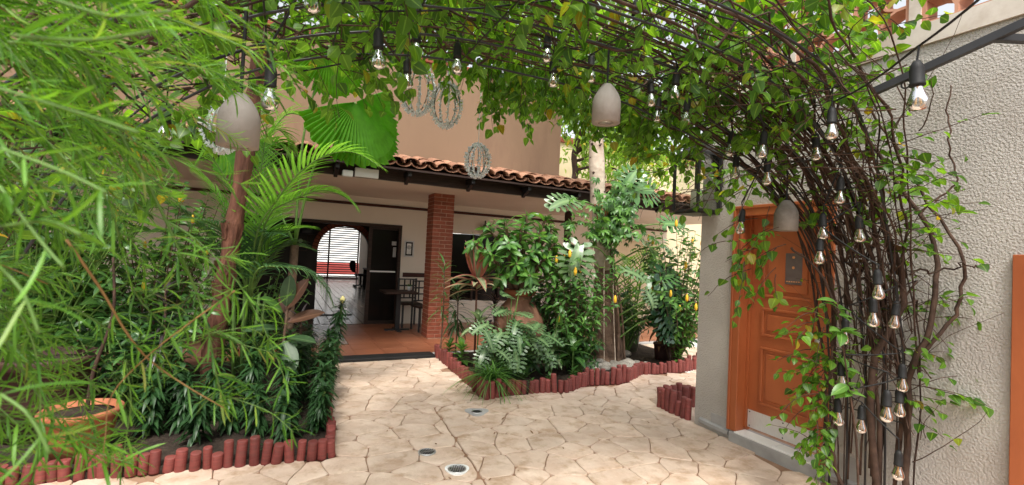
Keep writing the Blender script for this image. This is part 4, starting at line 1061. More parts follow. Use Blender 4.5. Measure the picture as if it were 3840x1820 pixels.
# slim dark second trunk behind
t = thing('tree', 'slim dark tree behind the pale trunk with light green leaves', 'tree', (5.6, 7.9, .03))
tr_ = thing
mb = MB(); P_ = poly_branch(mb, [(5.6, 8.6, 2.95), (5.7, 8.55, 3.4), (5.62, 8.5, 3.9), (5.9, 8.5, 4.6), (6.3, 8.6, 5.2)], .08, .04, 8, 20)
P('trunk', mb, 'bark_scar', t, True)
mb = MB(); mb.tube([(5.6, 8.6, .03), (5.6, 8.6, 3.0)], .08, 8); P('lower_trunk', mb, 'bark_scar', t, True)
ms = []
for a, b in (((5.62, 8.5, 3.8), (7.2, 8.6, 4.7)), ((5.9, 8.5, 4.6), (5.2, 8.3, 5.4)), ((6.2, 8.6, 5.0), (7.6, 8.9, 5.6)), ((5.7, 8.5, 3.7), (7.6, 8.2, 3.9)), ((5.7, 8.5, 4.2), (5.0, 8.7, 4.9)), ((6.5, 8.6, 4.4), (8.6, 8.6, 4.2)), ((5.7, 8.5, 3.5), (6.9, 8.0, 3.35)), ((6.3, 8.5, 4.2), (7.9, 8.0, 3.5)), ((5.65, 8.5, 3.9), (6.6, 8.1, 4.2))):
    a = Vector(a); b = Vector(b); mb = MB(); P_ = poly_branch(mb, [a, a.lerp(b, .5)+Vector((0, 0, .2)), b], .035, .01, 6, 12); P('limb', mb, 'bark_scar', t, True)
    for k in range(400): p = P_[random.randrange(3, 12)]+rv(.3); ms.append(orient(p, rv(.8)+Vector((0, 0, -.5)), Vector((0, 0, 1))+rv(.4), rnd(.7, 1.2)))
foliage(t, [(leafp(.17, .055, 'lance', 4, .4), 'leaf_tree')], ms, 60)

# monstera climbing the trunk
t = thing('monstera', 'monstera climbing the tree with large split leaves', 'plant', (4.5, 5.42, .03))
mb = MB(); P_ = poly_branch(mb, [(4.5, 5.42, .0), (4.46, 5.4, .7), (4.36, 5.45, 1.4), (4.3, 5.52, 2.1), (4.24, 5.56, 2.4)], .024, .016, 8, 20); P('stem', mb, 'root_bark', t, True)
mg = pmesh('leaf', lobed(.52, .62, 7, .30, .3, .13), 'leaf_monstera'); mp_ = pmesh('leaf', lobed(.50, .58, 7, .30, .4, .13), 'leaf_monstera_pale'); md = pmesh('leaf', lobed(.54, .62, 7, .34, .25, .11), 'leaf_monstera_dark')
ML = [(mp_, (3.62, 5.42, 2.36), (-.85, -.2, -.05), (.1, -.55, .8), .85), (mg, (4.45, 5.25, 2.6), (.75, -.1, .12), (-.25, -.9, .35), 1.05), (mg, (4.35, 5.3, 2.55), (.35, -.3, .75), (-.4, -.85, .3), .8),
      (mp_, (3.52, 5.1, 1.72), (-.4, -.3, -.75), (-.3, -.75, .55), .9), (mp_, (4.35, 5.1, 1.93), (.85, -.2, -.18), (0, -.45, .9), .95), (mg, (5.0, 5.1, 2.12), (.75, -.2, .1), (-.1, -.7, .7), .75),
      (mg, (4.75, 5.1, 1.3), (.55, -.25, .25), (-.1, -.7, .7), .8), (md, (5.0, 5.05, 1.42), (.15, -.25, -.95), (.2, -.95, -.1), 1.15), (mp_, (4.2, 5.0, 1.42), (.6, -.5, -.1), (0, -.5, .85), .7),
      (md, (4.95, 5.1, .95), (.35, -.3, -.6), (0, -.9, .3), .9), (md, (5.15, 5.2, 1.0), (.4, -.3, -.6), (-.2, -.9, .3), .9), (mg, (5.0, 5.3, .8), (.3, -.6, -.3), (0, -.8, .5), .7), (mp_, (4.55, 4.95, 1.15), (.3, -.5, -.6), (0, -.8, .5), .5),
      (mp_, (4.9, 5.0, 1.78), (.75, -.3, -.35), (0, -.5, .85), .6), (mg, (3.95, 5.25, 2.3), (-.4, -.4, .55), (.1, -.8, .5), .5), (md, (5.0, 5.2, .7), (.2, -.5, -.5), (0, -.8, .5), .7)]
for me, p, d, nr, s_ in ML:
    obj('leaf', me, t, orient(p, d, nr, s_))
    q = min(P_, key=lambda a: (a-Vector(p)).length+abs(a.z+.3-p[2])*.6); mb = MB(); poly_branch(mb, [q, q.lerp(Vector(p), .5)+Vector((0, -.05, .1)), p], .013, .008, 6); P('leaf_stalk', mb, 'green_stem', t, True)
for k in range(2):
    mb = MB(); x = 4.15+.19*k; poly_branch(mb, [(x+.06, 5.48, 1.9), (x, 5.36+.03*k, 1.1), (x+rnd(-.05, .05), 5.3, .03)], .009, .007, 5); P('aerial_root', mb, 'pale_bark', t, True)
# schefflera climbing
def palmate(n=7, L=.11, W=.036):
    V = []; F = []; UV = []
    for k in range(n):
        a = -1.9+3.8*k/(n-1); v, f, u = leafp(L*(1-.18*abs(a)/1.9), W, 'lance', 3, .45, .2); o = len(V)
        V += [(x*cos(a)+y*sin(a), -x*sin(a)+y*cos(a)+.0, z) for x, y, z in v]; F += [tuple(i+o for i in q) for q in f]; UV += u
    return V, F, UV
t = thing('schefflera', 'umbrella-leaved climber massed on the tree trunk below the pale bark', 'plant', (4.3, 5.5, .03))
mb = MB(); P_ = poly_branch(mb, [(4.62, 5.4, 0), (4.5, 5.38, .8), (4.35, 5.45, 1.6), (4.25, 5.5, 2.4)], .02, .012); P('stem', mb, 'root_bark', t, True)
ms = []
for k in range(190):
    f = rnd(0, 1)**.8; c = Vector((4.05, 5.35, 1.75)).lerp(Vector((4.42, 5.35, 2.45)), f); p = c+Vector((random.gauss(0, .16), rnd(-.22, .1), random.gauss(0, .16)))
    ms.append(orient(p, (rnd(-.8, .8), rnd(-.8, 0), rnd(-.9, .3)), (rnd(-.4, .4), -.7, .7), rnd(.7, 1.2)))
for k in range(24):
    p = Vector((4.7, 5.2, 1.6))+Vector((random.gauss(0, .22), rnd(-.2, .1), random.gauss(0, .3))); ms.append(orient(p, (rnd(-.8, .8), rnd(-.8, 0), rnd(-.7, .3)), (rnd(-.4, .4), -.6, .8), rnd(.7, 1.1)))
for k in range(46):
    p = Vector((3.65, 5.3, 1.95))+Vector((random.gauss(0, .22), rnd(-.2, .1), random.gauss(0, .22))); ms.append(orient(p, (rnd(-.8, .8), rnd(-.8, 0), rnd(-.5, .5)), (rnd(-.4, .4), -.5, .9), rnd(.6, 1)))
foliage(t, [(palmate(), 'leaf_mid'), (palmate(6, .12, .04), 'leaf_bright')], ms, 150)
for k in range(16):
    mb = MB(); p = Vector((4.02+rnd(-.12, .12), 5.33, 2.28+rnd(-.1, .1))); mb.tube([p, p+Vector((.01, 0, -.09))], [.016, .004], 5); P('bract', mb, 'clay_pot', t, True)
for k in range(12):
    mb = MB(); q = ms[k*5].translation; i = min(P_, key=lambda a: (a-q).length); poly_branch(mb, [i, i.lerp(q, .5)+Vector((0, 0, .08)), q], .006, .004, 5); P('stem', mb, 'green_stem', t, True)

# urn with thick-branched desert plant
t = thing('clay_urn', 'big round clay urn with a narrow red rim in the tree bed', 'urn', (2.98, 5.7, .03))
mb = MB(); mb.lathe([(.18, 0), (.22, .05), (.31, .25), (.355, .48), (.34, .66), (.26, .82), (.185, .90), (.165, .94), (.165, .985), (.20, 1.0), (.215, 1.02), (.215, 1.045), (.17, 1.05), (.15, .96), (.0005, .94)], 32, (2.98, 5.7, .03)); P('vessel', mb, 'urn_clay', t, True)
mb = MB(); mb.lathe([(.168, .97), (.205, .995), (.222, 1.02), (.222, 1.05), (.2, 1.06), (.165, 1.06)], 32, (2.98, 5.7, .03)); P('rim', mb, 'clay_pot', t, True)
tips = [(2.22, 5.65, 1.72), (2.38, 5.45, 1.58), (2.45, 5.75, 1.93), (2.62, 5.4, 1.72), (2.65, 5.6, 2.0), (2.72, 5.35, 1.45), (2.85, 5.5, 1.92), (2.95, 5.35, 1.62), (3.0, 5.65, 2.12), (3.08, 5.4, 1.82), (3.15, 5.3, 1.55), (3.22, 5.5, 2.1), (3.3, 5.35, 1.75), (3.42, 5.5, 1.62), (3.38, 5.6, 1.95), (2.5, 5.9, 1.5), (2.8, 5.9, 1.75), (3.1, 5.95, 1.85), (3.5, 5.4, 1.42), (2.9, 5.3, 1.3), (3.25, 5.3, 1.32), (2.55, 5.5, 1.3)]
prr = [(leafp(.20, .06, 'oval', 5, .25, .2), 'leaf_bright'), (leafp(.22, .065, 'oval', 5, .4, .2), 'leaf_mid')]
sh = shrub('desert_rose', 'thick-branched desert rose with leaf rosettes growing from the clay urn', 'plant', (2.98, 5.7, 1.0), tips, prr, 24, .04, (.75, 1.15), 260, stem_mat='root_bark', whorl=.17, spread=1.0)
# cordyline
t = thing('cordyline', 'tall cordyline with pink-edged bronze leaves left of the clay urn', 'plant', (2.36, 5.75, .03))
mb = MB(); poly_branch(mb, [(2.38, 5.77, 0), (2.37, 5.77, .5), (2.35, 5.75, 1.1)], .016, .013); P('stem', mb, 'red_bark', t, True)
cl = pmesh('leaf', leafp(.50, .11, 'lance', 7, .35, .35), 'leaf_cordyline'); cr_ = pmesh('leaf', leafp(.48, .14, 'lance', 7, .05, .35), 'leaf_cordyline_red')
for k in range(18):
    az = k*2.39996; el = rnd(-.05, .55); obj('leaf', cl, t, orient((2.35, 5.75, 1.05+.012*k), dirv(az, el), (0, 0, 1), rnd(.8, 1.05)))
for k, (dx, dy, dz) in enumerate(((-.25, -.3, .9), (.1, -.35, .9), (-.05, -.15, 1), (.3, -.1, .9), (-.35, .1, .9), (.15, .2, 1), (-.12, -.4, .75))):
    obj('leaf', cr_ if k % 3 else cl, t, orient((2.35, 5.75, 1.2), (dx, dy, dz), (-dx*.4, -1, .3), rnd(.95, 1.15)))
purple('thin-leaved blackish purple plant below the cordyline', 2.62, 5.75, .95, 90, .26, 70)
purple('dark green narrow-leaved plant between the brick column and the cordyline', 2.25, 6.2, 1.05, 60, .34, 50, 'leaf_dark')
purple('second dark green narrow-leaved plant behind the cordyline', 2.1, 6.4, 1.4, 34, .3, 30, 'leaf_mid')
# philodendron with lobed silvery leaves
t = thing('philodendron', 'philodendron with deeply cut silvery green leaves in front of the urn', 'plant', (2.6, 5.25, .03))
xm = pmesh('leaf', lobed(.27, .25, 7, .3, .35, .25), 'leaf_silver'); xg = pmesh('leaf', lobed(.28, .25, 7, .3, .25, .25), 'leaf_silver')
XL = [(xm, (2.42, 5.05, .62), (-.75, -.5, -.35)), (xm, (2.62, 5.0, .60), (-.2, -.75, -.45)), (xm, (2.75, 5.0, .58), (.35, -.7, -.5)), (xm, (2.35, 5.15, .52), (-.7, -.5, -.6)), (xm, (2.85, 5.05, .50), (.6, -.6, -.35)), (xm, (2.55, 4.95, .46), (-.1, -.7, -.6)), (xm, (2.7, 5.1, .7), (.1, -.6, .15)), (xg, (2.68, 5.35, 1.02), (-.6, -.5, .25)), (xg, (2.78, 5.35, 1.08), (.6, -.5, .35)), (xg, (2.7, 5.3, .82), (.3, -.8, .1)), (xg, (2.6, 5.3, .86), (-.8, -.4, 0)), (xm, (2.3, 5.2, .7), (-.8, -.3, -.1)), (xm, (3.0, 5.0, .58), (.7, -.6, -.2)), (xm, (2.2, 5.0, .45), (-.6, -.6, -.5)), (xm, (2.95, 4.95, .42), (.2, -.8, -.5))]+[(xm, (2.6+rnd(-.5, .5), 5.05+rnd(-.15, .2), rnd(.35, .75)), (rnd(-.8, .8), -.6, rnd(-.6, .1))) for k in range(14)]
for me, p, d in XL:
    obj('leaf', me, t, orient(p, d, (d[0]*.3, -.55, .8), rnd(.85, 1.1))); mb = MB(); poly_branch(mb, [(2.6, 5.25, .03), Vector((2.6, 5.25, .0)).lerp(Vector(p), .5)+Vector((0, 0, .12)), p], .009, .006, 5); P('leaf_stalk', mb, 'green_stem', t, True)
# aglaonema, several crowns
for (x, y, z, n, lb) in ((3.18, 5.12, .30, 18, 'aglaonema with pale patterned leaves beside the black pot'), (2.32, 5.55, .55, 14, 'pale-leaved aglaonema beneath the cordyline'), (3.42, 5.0, .26, 12, 'broad green-leaved plant in front of the black pot')):
    t = thing('aglaonema', lb, 'plant', (x, y, .03)); mb = MB(); poly_branch(mb, [(x, y, 0), (x, y, z*.6), (x, y, z+.15)], .012, .009); P('stem', mb, 'green_stem', t, True)
    rosette(t, (x, y, z), n, [(leafp(.30, .10, 'lance', 6, .55, .15), 'leaf_mid' if 'broad' in lb else 'leaf_agla')], -.1, 1.25, .8, 1.1, 30, .15)
# anthurium bract
t = thing('anthurium', 'single yellow-green anthurium bloom standing beside the urn', 'flower', (3.22, 5.2, .03)); mb = MB(); poly_branch(mb, [(3.2, 5.2, 0), (3.24, 5.2, .4), (3.26, 5.15, .72)], .007, .005); P('stalk', mb, 'green_stem', t, True)
obj('bract', pmesh('bract', leafp(.13, .10, 'heart', 6, .1, .5), 'leaf_bright'), t, orient((3.26, 5.14, .70), (.1, -.15, .9), (0, -1, .2), 1))
mb = MB(); mb.tube([(3.26, 5.12, .72), (3.265, 5.105, .80)], [.007, .004], 6); P('spadix', mb, 'flower_yellow', t, True)
# spider plant
t = thing('spider_plant', 'spider plant spilling narrow green leaves over the island corner', 'plant', (2.16, 4.76, .03))
ms = []
for k in range(170):
    az = rnd(0, 6.283); el = rnd(.15, 1.35); ms.append(orient((2.16+rnd(-.06, .06), 4.74+rnd(-.06, .06), .18), dirv(az, el), Vector((-cos(az)*sin(el), -sin(az)*sin(el), cos(el)+.01)), rnd(.6, 1.1)))
foliage(t, [(leafp(.46, .018, 'strap', 8, 1.05, .4), 'leaf_bright'), (leafp(.42, .017, 'strap', 8, .8, .4), 'leaf_mid')], ms, 120)
# small plants along the island edge
for (x, y, s_, lb) in ((2.22, 6.35, 1.5, 'small bright leafy plant at the porch end of the log edging'), (2.26, 5.95, 1.7, 'fresh green leafy plant against the log edging by the path'), (2.95, 4.78, .8, 'tiny seedling behind the log edging below the aglaonema'), (2.72, 4.8, .6, 'tiny narrow-leaved seedling near the spider plant'), (3.32, 4.82, 1.0, 'round-leaved seedling at the bend of the log edging'), (3.68, 4.9, .8, 'small seedling between the stones and the log edging'), (5.4, 5.1, 1.4, 'small green plant at the far end of the wavy log edging')):
    t = thing('seedling', lb, 'plant', (x, y, .03)); mb = MB(); mb.tube([(x, y, 0), (x, y, .12*s_)], .006, 5); P('stem', mb, 'green_stem', t, True)
    rosette(t, (x, y, .05*s_), int(10*s_+4), [(leafp(.10*s_, .05*s_, 'oval', 4, .3), 'leaf_mid' if s_ < 1.2 else 'leaf_bright')], .0, 1.0, .7, 1.1, 30, .12*s_)
# yellow-flowered shrubs
pry = [(leafp(.15, .05, 'lance', 4, .35), 'leaf_mid'), (leafp(.14, .045, 'lance', 4, .45), 'leaf_mid'), (leafp(.13, .045, 'lance', 4, .3), 'leaf_bright')]
shrub('golden_shrimp_plant', 'yellow-spiked shrub between the clay urn and the tree', 'shrub', (3.62, 5.3, .03), [(3.58+rnd(-.45, .42), 5.25+rnd(-.4, .4), rnd(.75, 1.58)) for k in range(64)], pry, 24, .007, n_ind=240, flowers=7, stem_mat='root_bark')
shrub('golden_shrimp_plant', 'yellow-spiked shrub reaching over to the end of the stucco wall', 'shrub', (5.45, 5.25, .03), [(5.35+rnd(-.6, .55), 5.15+rnd(-.45, .4), rnd(1.0, 2.1)) for k in range(72)]+[(5.5+rnd(-.3, .45), 5.05+rnd(-.3, .3), rnd(.5, 1.0)) for k in range(16)], pry, 22, .007, n_ind=240, flowers=34, stem_mat='root_bark')
shrub('leafy_shrub', 'dark mixed leafy groundcover in front of the clay urn', 'shrub', (2.8, 5.2, .03), [(2.8+rnd(-.55, .5), 5.2+rnd(-.35, .3), rnd(.2, .62)) for k in range(40)], [(leafp(.13, .05, 'lance', 4, .4), 'leaf_dark'), (leafp(.12, .055, 'oval', 4, .4), 'leaf_mid')], 12, .006, n_ind=60)
shrub('leafy_shrub', 'dark leafy groundcover between the aglaonema and the tree stones', 'shrub', (3.6, 5.15, .03), [(3.6+rnd(-.4, .35), 5.2+rnd(-.25, .25), rnd(.2, .7)) for k in range(34)], [(leafp(.13, .05, 'lance', 4, .4), 'leaf_dark'), (leafp(.14, .05, 'lance', 4, .4), 'leaf_mid')], 12, .006, n_ind=60)
shrub('leafy_shrub', 'green leafy shrub crowding round the urn rim', 'shrub', (3.3, 5.75, .03), [(3.25+rnd(-.35, .45), 5.6+rnd(-.2, .3), rnd(.7, 1.45)) for k in range(46)], [(leafp(.16, .055, 'lance', 4, .35), 'leaf_mid'), (leafp(.15, .05, 'lance', 4, .4), 'leaf_dark')], 16, .007, n_ind=80, stem_mat='root_bark')
# foliage low mass at trunk
shrub('leafy_shrub', 'dark leafy undergrowth behind the clay urn', 'shrub', (3.7, 6.0, .03), [(3.7+rnd(-.6, .5), 6.0+rnd(-.3, .3), rnd(.3, 1.0)) for k in range(34)], [(leafp(.12, .045, 'lance', 4, .4), 'leaf_dark'), (leafp(.13, .05, 'oval', 4, .4), 'leaf_mid')], 15, n_ind=40)
shrub('leafy_shrub', 'dark leafy undergrowth right of the tree base', 'shrub', (5.1, 6.0, .03), [(5.1+rnd(-.4, .6), 6.0+rnd(-.4, .3), rnd(.5, 1.2)) for k in range(30)], [(leafp(.14, .05, 'lance', 4, .4), 'leaf_dark'), (leafp(.14, .055, 'oval', 4, .4), 'leaf_mid')], 15, n_ind=40)
t = thing('areca_palm', 'small feathery palm behind the tree base in the island bed', 'palm', (5.3, 6.1, .03))
for e in ((4.9, 5.8, 1.5), (5.6, 5.7, 1.5), (5.9, 6.0, 1.35), (5.3, 5.6, 1.65), (4.7, 6.0, 1.2)): frond(t, [(5.3, 6.1, .05), Vector((5.3, 6.1, .9)).lerp(Vector(e), .4)+Vector((0, 0, .35)), e], .3, 'leaf_areca', 26, False, .024, .4)
# pots and stones
pot('nursery_pot', 'black plastic nursery pot among the dark undergrowth near the aglaonema', 3.62, 5.28, .03, .26, .12, .09, 'black_plastic', rim=.008)
pot('glazed_pot', 'greenish glazed pot right of the swollen tree base', 5.35, 6.2, .03, .42, .22, .15, 'green_glaze')
t = pot('square_pot', 'small dark pot with a dry stem near the far log edging', 5.45, 5.5, .03, .26, .14, .11, 'dark_pot', rim=.006)
mb = MB(); poly_branch(mb, [(5.45, 5.5, .2), (5.5, 5.45, .8), (5.42, 5.4, 1.5), (5.48, 5.4, 1.8)], .012, .008); P('dry_stem', mb, 'pale_bark', t, True)
for k in range(26):
    a = rnd(0, 6.28); obj('dry_leaf', pmesh('dry_leaf', leafp(.2, .07, 'lance', 4, .8, .5), 'brown_leaf'), t, orient((5.47+rnd(-.1, .1), 5.47+rnd(-.1, .1), rnd(.3, .6)), dirv(a, rnd(-.7, .2)), (0, 0, 1), rnd(.7, 1.2)))
import bmesh
def pebble(seed):
    bm = bmesh.new(); bmesh.ops.create_icosphere(bm, subdivisions=2, radius=1); r_ = random.Random(seed)
    a = [r_.uniform(0, 6) for _ in range(3)]
    for v in bm.verts: v.co *= 1+.1*sin(v.co.x*2.3+a[0])+.08*sin(v.co.y*2.7+a[1])
    me = bpy.data.meshes.new('river_stone'); bm.to_mesh(me); bm.free(); me.materials.append(MATS['pebble']); me.shade_smooth(); return me
pbs = [pebble(i) for i in range(4)]
for k, (x, y) in enumerate([(4.24, 5.49), (4.42, 5.40), (4.06, 5.30), (4.18, 5.28), (4.31, 5.22), (4.68, 5.40), (4.47, 5.22), (3.95, 5.34), (3.76, 5.2), (5.0, 5.85), (4.58, 5.3), (4.72, 5.26), (3.86, 5.12), (4.05, 5.15), (4.2, 5.12), (4.36, 5.08), (4.55, 5.14), (4.85, 5.2)]):
    s_ = rnd(.055, .09); obj('river_stone', pbs[k % 4], None, Matrix.Translation((x, y, .035+s_*.45)) @ Matrix.Rotation(rnd(0, 6), 4, 'Z') @ Matrix.Diagonal((s_*1.2, s_, s_*.65, 1)), label='rounded river stone laid at the foot of the swollen tree base', cat='stone', group='river stones round the tree')

# =================================================================== ARCH, VINE AND LIGHTS
CXA, AR, AL, BH, EN = 1.42, 2.14, 2.5, 2.64, 2.8
def archp(s_, y0, off=0.0):
    th = pi*s_; c = cos(th); z = (BH+off)*abs(sin(th))**(2/EN)
    x = CXA+(AR+off if c > 0 else AL+off)*(1 if c > 0 else -1)*abs(c)**(2/EN)
    x = min(x, 3.63)
    k = min(1, max(0, (s_-.16)/.26)); k = k*k*(3-2*k); yy = 1.62+(y0-1.62)*(.40+.60*k)
    return Vector((x, yy, z))
t = thing('arch_trellis', 'black steel rod arch carrying the vine over the courtyard', 'trellis', (CXA, 1.9, 0))
for y0 in (1.35, 1.62, 1.9, 2.18, 2.46):
    mb = MB(); mb.tube([archp(i/48, y0) for i in range(49)], .0065, 6); P('rib', mb, 'black_metal', t, True)
for k in range(1, 24):
    s_ = k/24; mb = MB(); mb.tube([archp(s_, 1.33), archp(s_, 1.9), archp(s_, 2.48)], .004, 5); P('crossbar', mb, 'black_metal', t)
vine = thing('vine', 'woody vine with a thick bundle of bare stems and a leafy canopy over the arch', 'vine', (3.4, 1.55, 0))
def noisy(path, amp, fr):
    a = [rnd(0, 6.28) for _ in range(9)]; o = []
    for i, p in enumerate(path):
        t_ = i/len(path)*fr; e = min(1, i/3)
        o.append(p+Vector((sin(t_*3+a[0])+.6*sin(t_*7.3+a[1])+.3*sin(t_*19+a[2]), sin(t_*2.6+a[3])+.6*sin(t_*6.1+a[4])+.3*sin(t_*17+a[5]), .8*sin(t_*3.3+a[6])+.5*sin(t_*8+a[7])+.25*sin(t_*21+a[8])))*amp*e)
    return o
stems = []
for k in range(44):
    y0 = rnd(1.15, 2.6); up = abs(random.gauss(.0, .2)); lo = rnd(-.06, .08); end = rnd(.30, .62) if k < 12 else rnd(.6, .98); st0 = rnd(.0, .02) if k % 9 < 4 else rnd(.06, .26)
    n = int(16+44*end); path = []
    for i in range(n):
        q = st0+(end-st0)*i/(n-1); kk = min(1, max(0, (q-.2)/.3)); path.append(archp(q, y0, (lo*(1-kk)+(up+.01)*kk)*min(1, i/10)))
    path = noisy(path, rnd(.015, .045), 5*end)
    r0 = rnd(.0045, .008) if k % 6 else rnd(.010, .014)
    mb = MB(); mb.tube(path, [r0*(1-.6*i/n)*(1+.16*sin(i*1.9+k)+.1*sin(i*4.7+2*k)) for i in range(n)], 6); P('stem', mb, 'vine_bark', vine, True); stems.append(path)
for k in range(30):                      # criss-cross stems over the bundle and the left shoulder
    s0 = rnd(.08, .75); s1 = s0+rnd(.12, .28); ya, yb = rnd(1.2, 2.6), rnd(1.2, 2.6); n = 20
    path = noisy([archp(min(.97, s0+(s1-s0)*i/(n-1)), ya+(yb-ya)*i/(n-1), rnd(-.02, .02)+random.choice((.02, .1, .2))) for i in range(n)], rnd(.015, .04), 3)
    mb = MB(); r0 = rnd(.004, .012); mb.tube(path, [r0*(1-.5*i/n) for i in range(n)], 5); P('stem', mb, 'vine_bark', vine, True); stems.append(path)
for pts, r0 in (([(3.5, 1.45, .05), (3.52, 1.5, .7), (3.5, 1.42, 1.2), (3.55, 1.36, 1.6), (3.5, 1.5, 2.05), (3.4, 1.75, 2.5)], .02), ([(3.5, 1.4, 1.1), (3.58, 1.28, 1.35), (3.6, 1.3, 1.7), (3.5, 1.5, 2.2), (3.3, 1.7, 2.8)], .012), ([(3.45, 1.6, .05), (3.4, 1.62, 1.0), (3.42, 1.5, 1.5), (3.25, 1.62, 2.1), (2.9, 1.9, 2.7), (2.6, 2.2, 3.1)], .022),
                ([(3.3, 1.4, 1.55), (3.5, 1.3, 1.6), (3.62, 1.16, 1.63)], .007), ([(3.45, 1.42, 1.9), (3.55, 1.3, 2.2), (3.5, 1.35, 2.7)], .007), ([(3.3, 1.72, .05), (3.15, 1.75, .6), (3.2, 1.72, 1.2), (2.95, 1.85, 1.7)], .013)):
    pth = noisy(spline(pts, 24), .02, 4); mb = MB(); mb.tube(pth, [r0*(1-.5*i/24) for i in range(24)], 7); P('stem', mb, 'vine_bark', vine, True); stems.append(pth)
# twigs and leaves
tw = MB(); LM = []
def twig(p, d, L, nl, ls=(.75, 1.2), sag=.3, thick=.0032):
    p = Vector(p); d = Vector(d).normalized(); pts = [p]; q = p.copy(); dd = d.copy(); n = 7
    for i in range(n):
        dd = (dd+Vector((0, 0, -sag/n))+rv(.09)).normalized(); q = q+dd*(L/n); pts.append(q.copy())
    tw.tube(pts, [thick*(1-.6*i/n) for i in range(n+1)], 4, False)
    for k in range(nl):
        f = .2+.8*(k+rnd(0, 1))/nl; x = f*n; i = min(n-1, int(x)); pp = pts[i].lerp(pts[i+1], x-i)
        ax = (pts[i+1]-pts[i]).normalized(); sd_ = ax.cross(Vector((0, 0, 1)))
        if sd_.length < .1: sd_ = Vector((1, 0, 0))
        sd_.normalize(); dirn = sd_*(1 if k % 2 else -1)*rnd(.5, 1)+ax*.5+Vector((0, 0, rnd(-.75, .1)))+rv(.25)
        LM.append(orient(pp+dirn.normalized()*.015, dirn, Vector((0, 0, 1))+rv(.45), rnd(*ls)))
def zc(x): return archp(math.acos(max(-1, min(1, math.copysign(min(1, abs((x-CXA)/(AR if x > CXA else AL)))**(EN/2), x-CXA))))/pi, 1.9).z
for k in range(620):                     # canopy over the arch and beyond it
    x = rnd(.1, 3.3); y = rnd(1.5, 3.4); z = zc(x)+rnd(.08, .6)+.12*(y-1.9)
    twig((x, y, z), (rnd(-1, 1), rnd(-.6, 1), rnd(-.5, .5)), rnd(.25, .55), random.randrange(8, 13), sag=.8)
for k in range(190):                     # hanging fringe at the back of the canopy
    x = rnd(.35, 3.1); y = rnd(2.6, 3.5); z = (3.12 if x > 1.35 else 3.32)-.06*x+rnd(-.1, .25)
    twig((x, y, z), (rnd(-.6, .6), rnd(-.3, .5), rnd(-.9, -.1)), rnd(.25, .5), random.randrange(9, 14), sag=1.1)
for k in range(70):                      # right shoulder, before the lantern
    x = rnd(2.3, 3.2); y = rnd(2.0, 2.9); z = 2.98-.2*(x-2.3)-abs(random.gauss(0, .17))
    twig((x, y, z), (rnd(-1, .6), rnd(-.4, .9), rnd(-.8, .3)), rnd(.2, .4), random.randrange(6, 10), sag=1.0)
for k in range(80):                      # above the bundle, against the balustrade
    x = rnd(2.2, 3.2); y = rnd(1.4, 2.0); z = rnd(2.65, 3.3)
    twig((x, y, z), (rnd(-.6, .7), rnd(-.9, .4), rnd(-.3, .6)), rnd(.2, .45), random.randrange(6, 11), sag=.6)
for k in range(20):                      # in front of the upper door
    x = rnd(2.5, 2.95); y = rnd(1.9, 2.2); z = rnd(1.5, 2.1)
    twig((x, y, z), (rnd(-1, .3), rnd(-.2, .7), rnd(-.8, .2)), rnd(.2, .4), random.randrange(5, 9), sag=.9)
for k in range(46):                      # left of the bundle down to the floor
    z = rnd(.4, 1.4); twig((rnd(3.0, 3.2), rnd(1.66, 1.8), z), (rnd(-.8, .1), rnd(-.1, .4), rnd(-.6, .3)), rnd(.15, .32), random.randrange(4, 8), (.6, 1.05), .9)
for k in range(60):                      # sparse on the bundle and the wall side
    s_ = rnd(.05, .3); p = archp(s_, rnd(1.2, 1.7), .05); twig(p, (rnd(-.3, .5), rnd(-1, .1), rnd(-.2, .6)), rnd(.2, .5), random.randrange(4, 7), (.6, 1.1), .4)
for k in range(160):                     # left shoulder
    x = rnd(-1.0, .4); y = rnd(1.6, 3.0); z = zc(x)+rnd(.02, .6); twig((x, y, z), (rnd(-1, 1), rnd(-.6, .8), rnd(-.4, .4)), rnd(.25, .5), random.randrange(7, 11), sag=.8)
LM = [m for m in LM if not (2.25 < m.translation.x < 3.35 and m.translation.y > 2.12 and m.translation.z < 2.47 and random.random() < .75)]
for k in range(210):                     # lacy tangle of bare twigs round the bundle
    s0 = rnd(.02, .40); p = archp(s0, rnd(1.1, 2.3), random.gauss(.02, .07)); q = archp(min(.6, s0+.06), rnd(1.1, 2.3), .02)
    twig(p, (q-p).normalized()+rv(.35), rnd(.3, .8), random.choice((0, 0, 1, 2)), (.5, .9), .1, rnd(.0022, .0042))
obj('twigs', tw.mesh('twigs', 'vine_bark'), vine, kind='stuff')
foliage(vine, [(leafp(.075, .058, 'heart', 5, .18, .22), 'leaf_vine'), (leafp(.07, .045, 'lance', 4, .3, .3), 'leaf_vine')], LM, 300)
brl = pmesh('dry_leaf', leafp(.09, .05, 'oval', 5, .4, .6), 'brown_leaf')
for k in range(14):
    p = archp(rnd(.06, .3), rnd(1.35, 1.9), .08); obj('dry_leaf', brl, vine, orient(p, rv(1), rv(1), rnd(.7, 1.3)))
# fresh light sprig before the bundle
t = thing('vine_sprig', 'fresh light green sprig growing out in front of the vine stems', 'plant', (3.15, 1.6, 0)); ms = []
mb = MB(); sp_ = poly_branch(mb, [(3.2, 1.58, 0), (3.12, 1.57, .55), (3.06, 1.6, .95), (2.98, 1.62, 1.36)], .008, .003, 5, 26); P('stem', mb, 'vine_bark', t, True)
for k in range(26):
    p = sp_[random.randrange(14, 26)]; ms.append(orient(p, (rnd(-1, 1), rnd(-.7, .3), rnd(-.3, .5)), (0, -.5, 1), rnd(.7, 1.25)))
foliage(t, [(leafp(.11, .05, 'lance', 5, .3, .3), 'leaf_bright')], ms, 26)
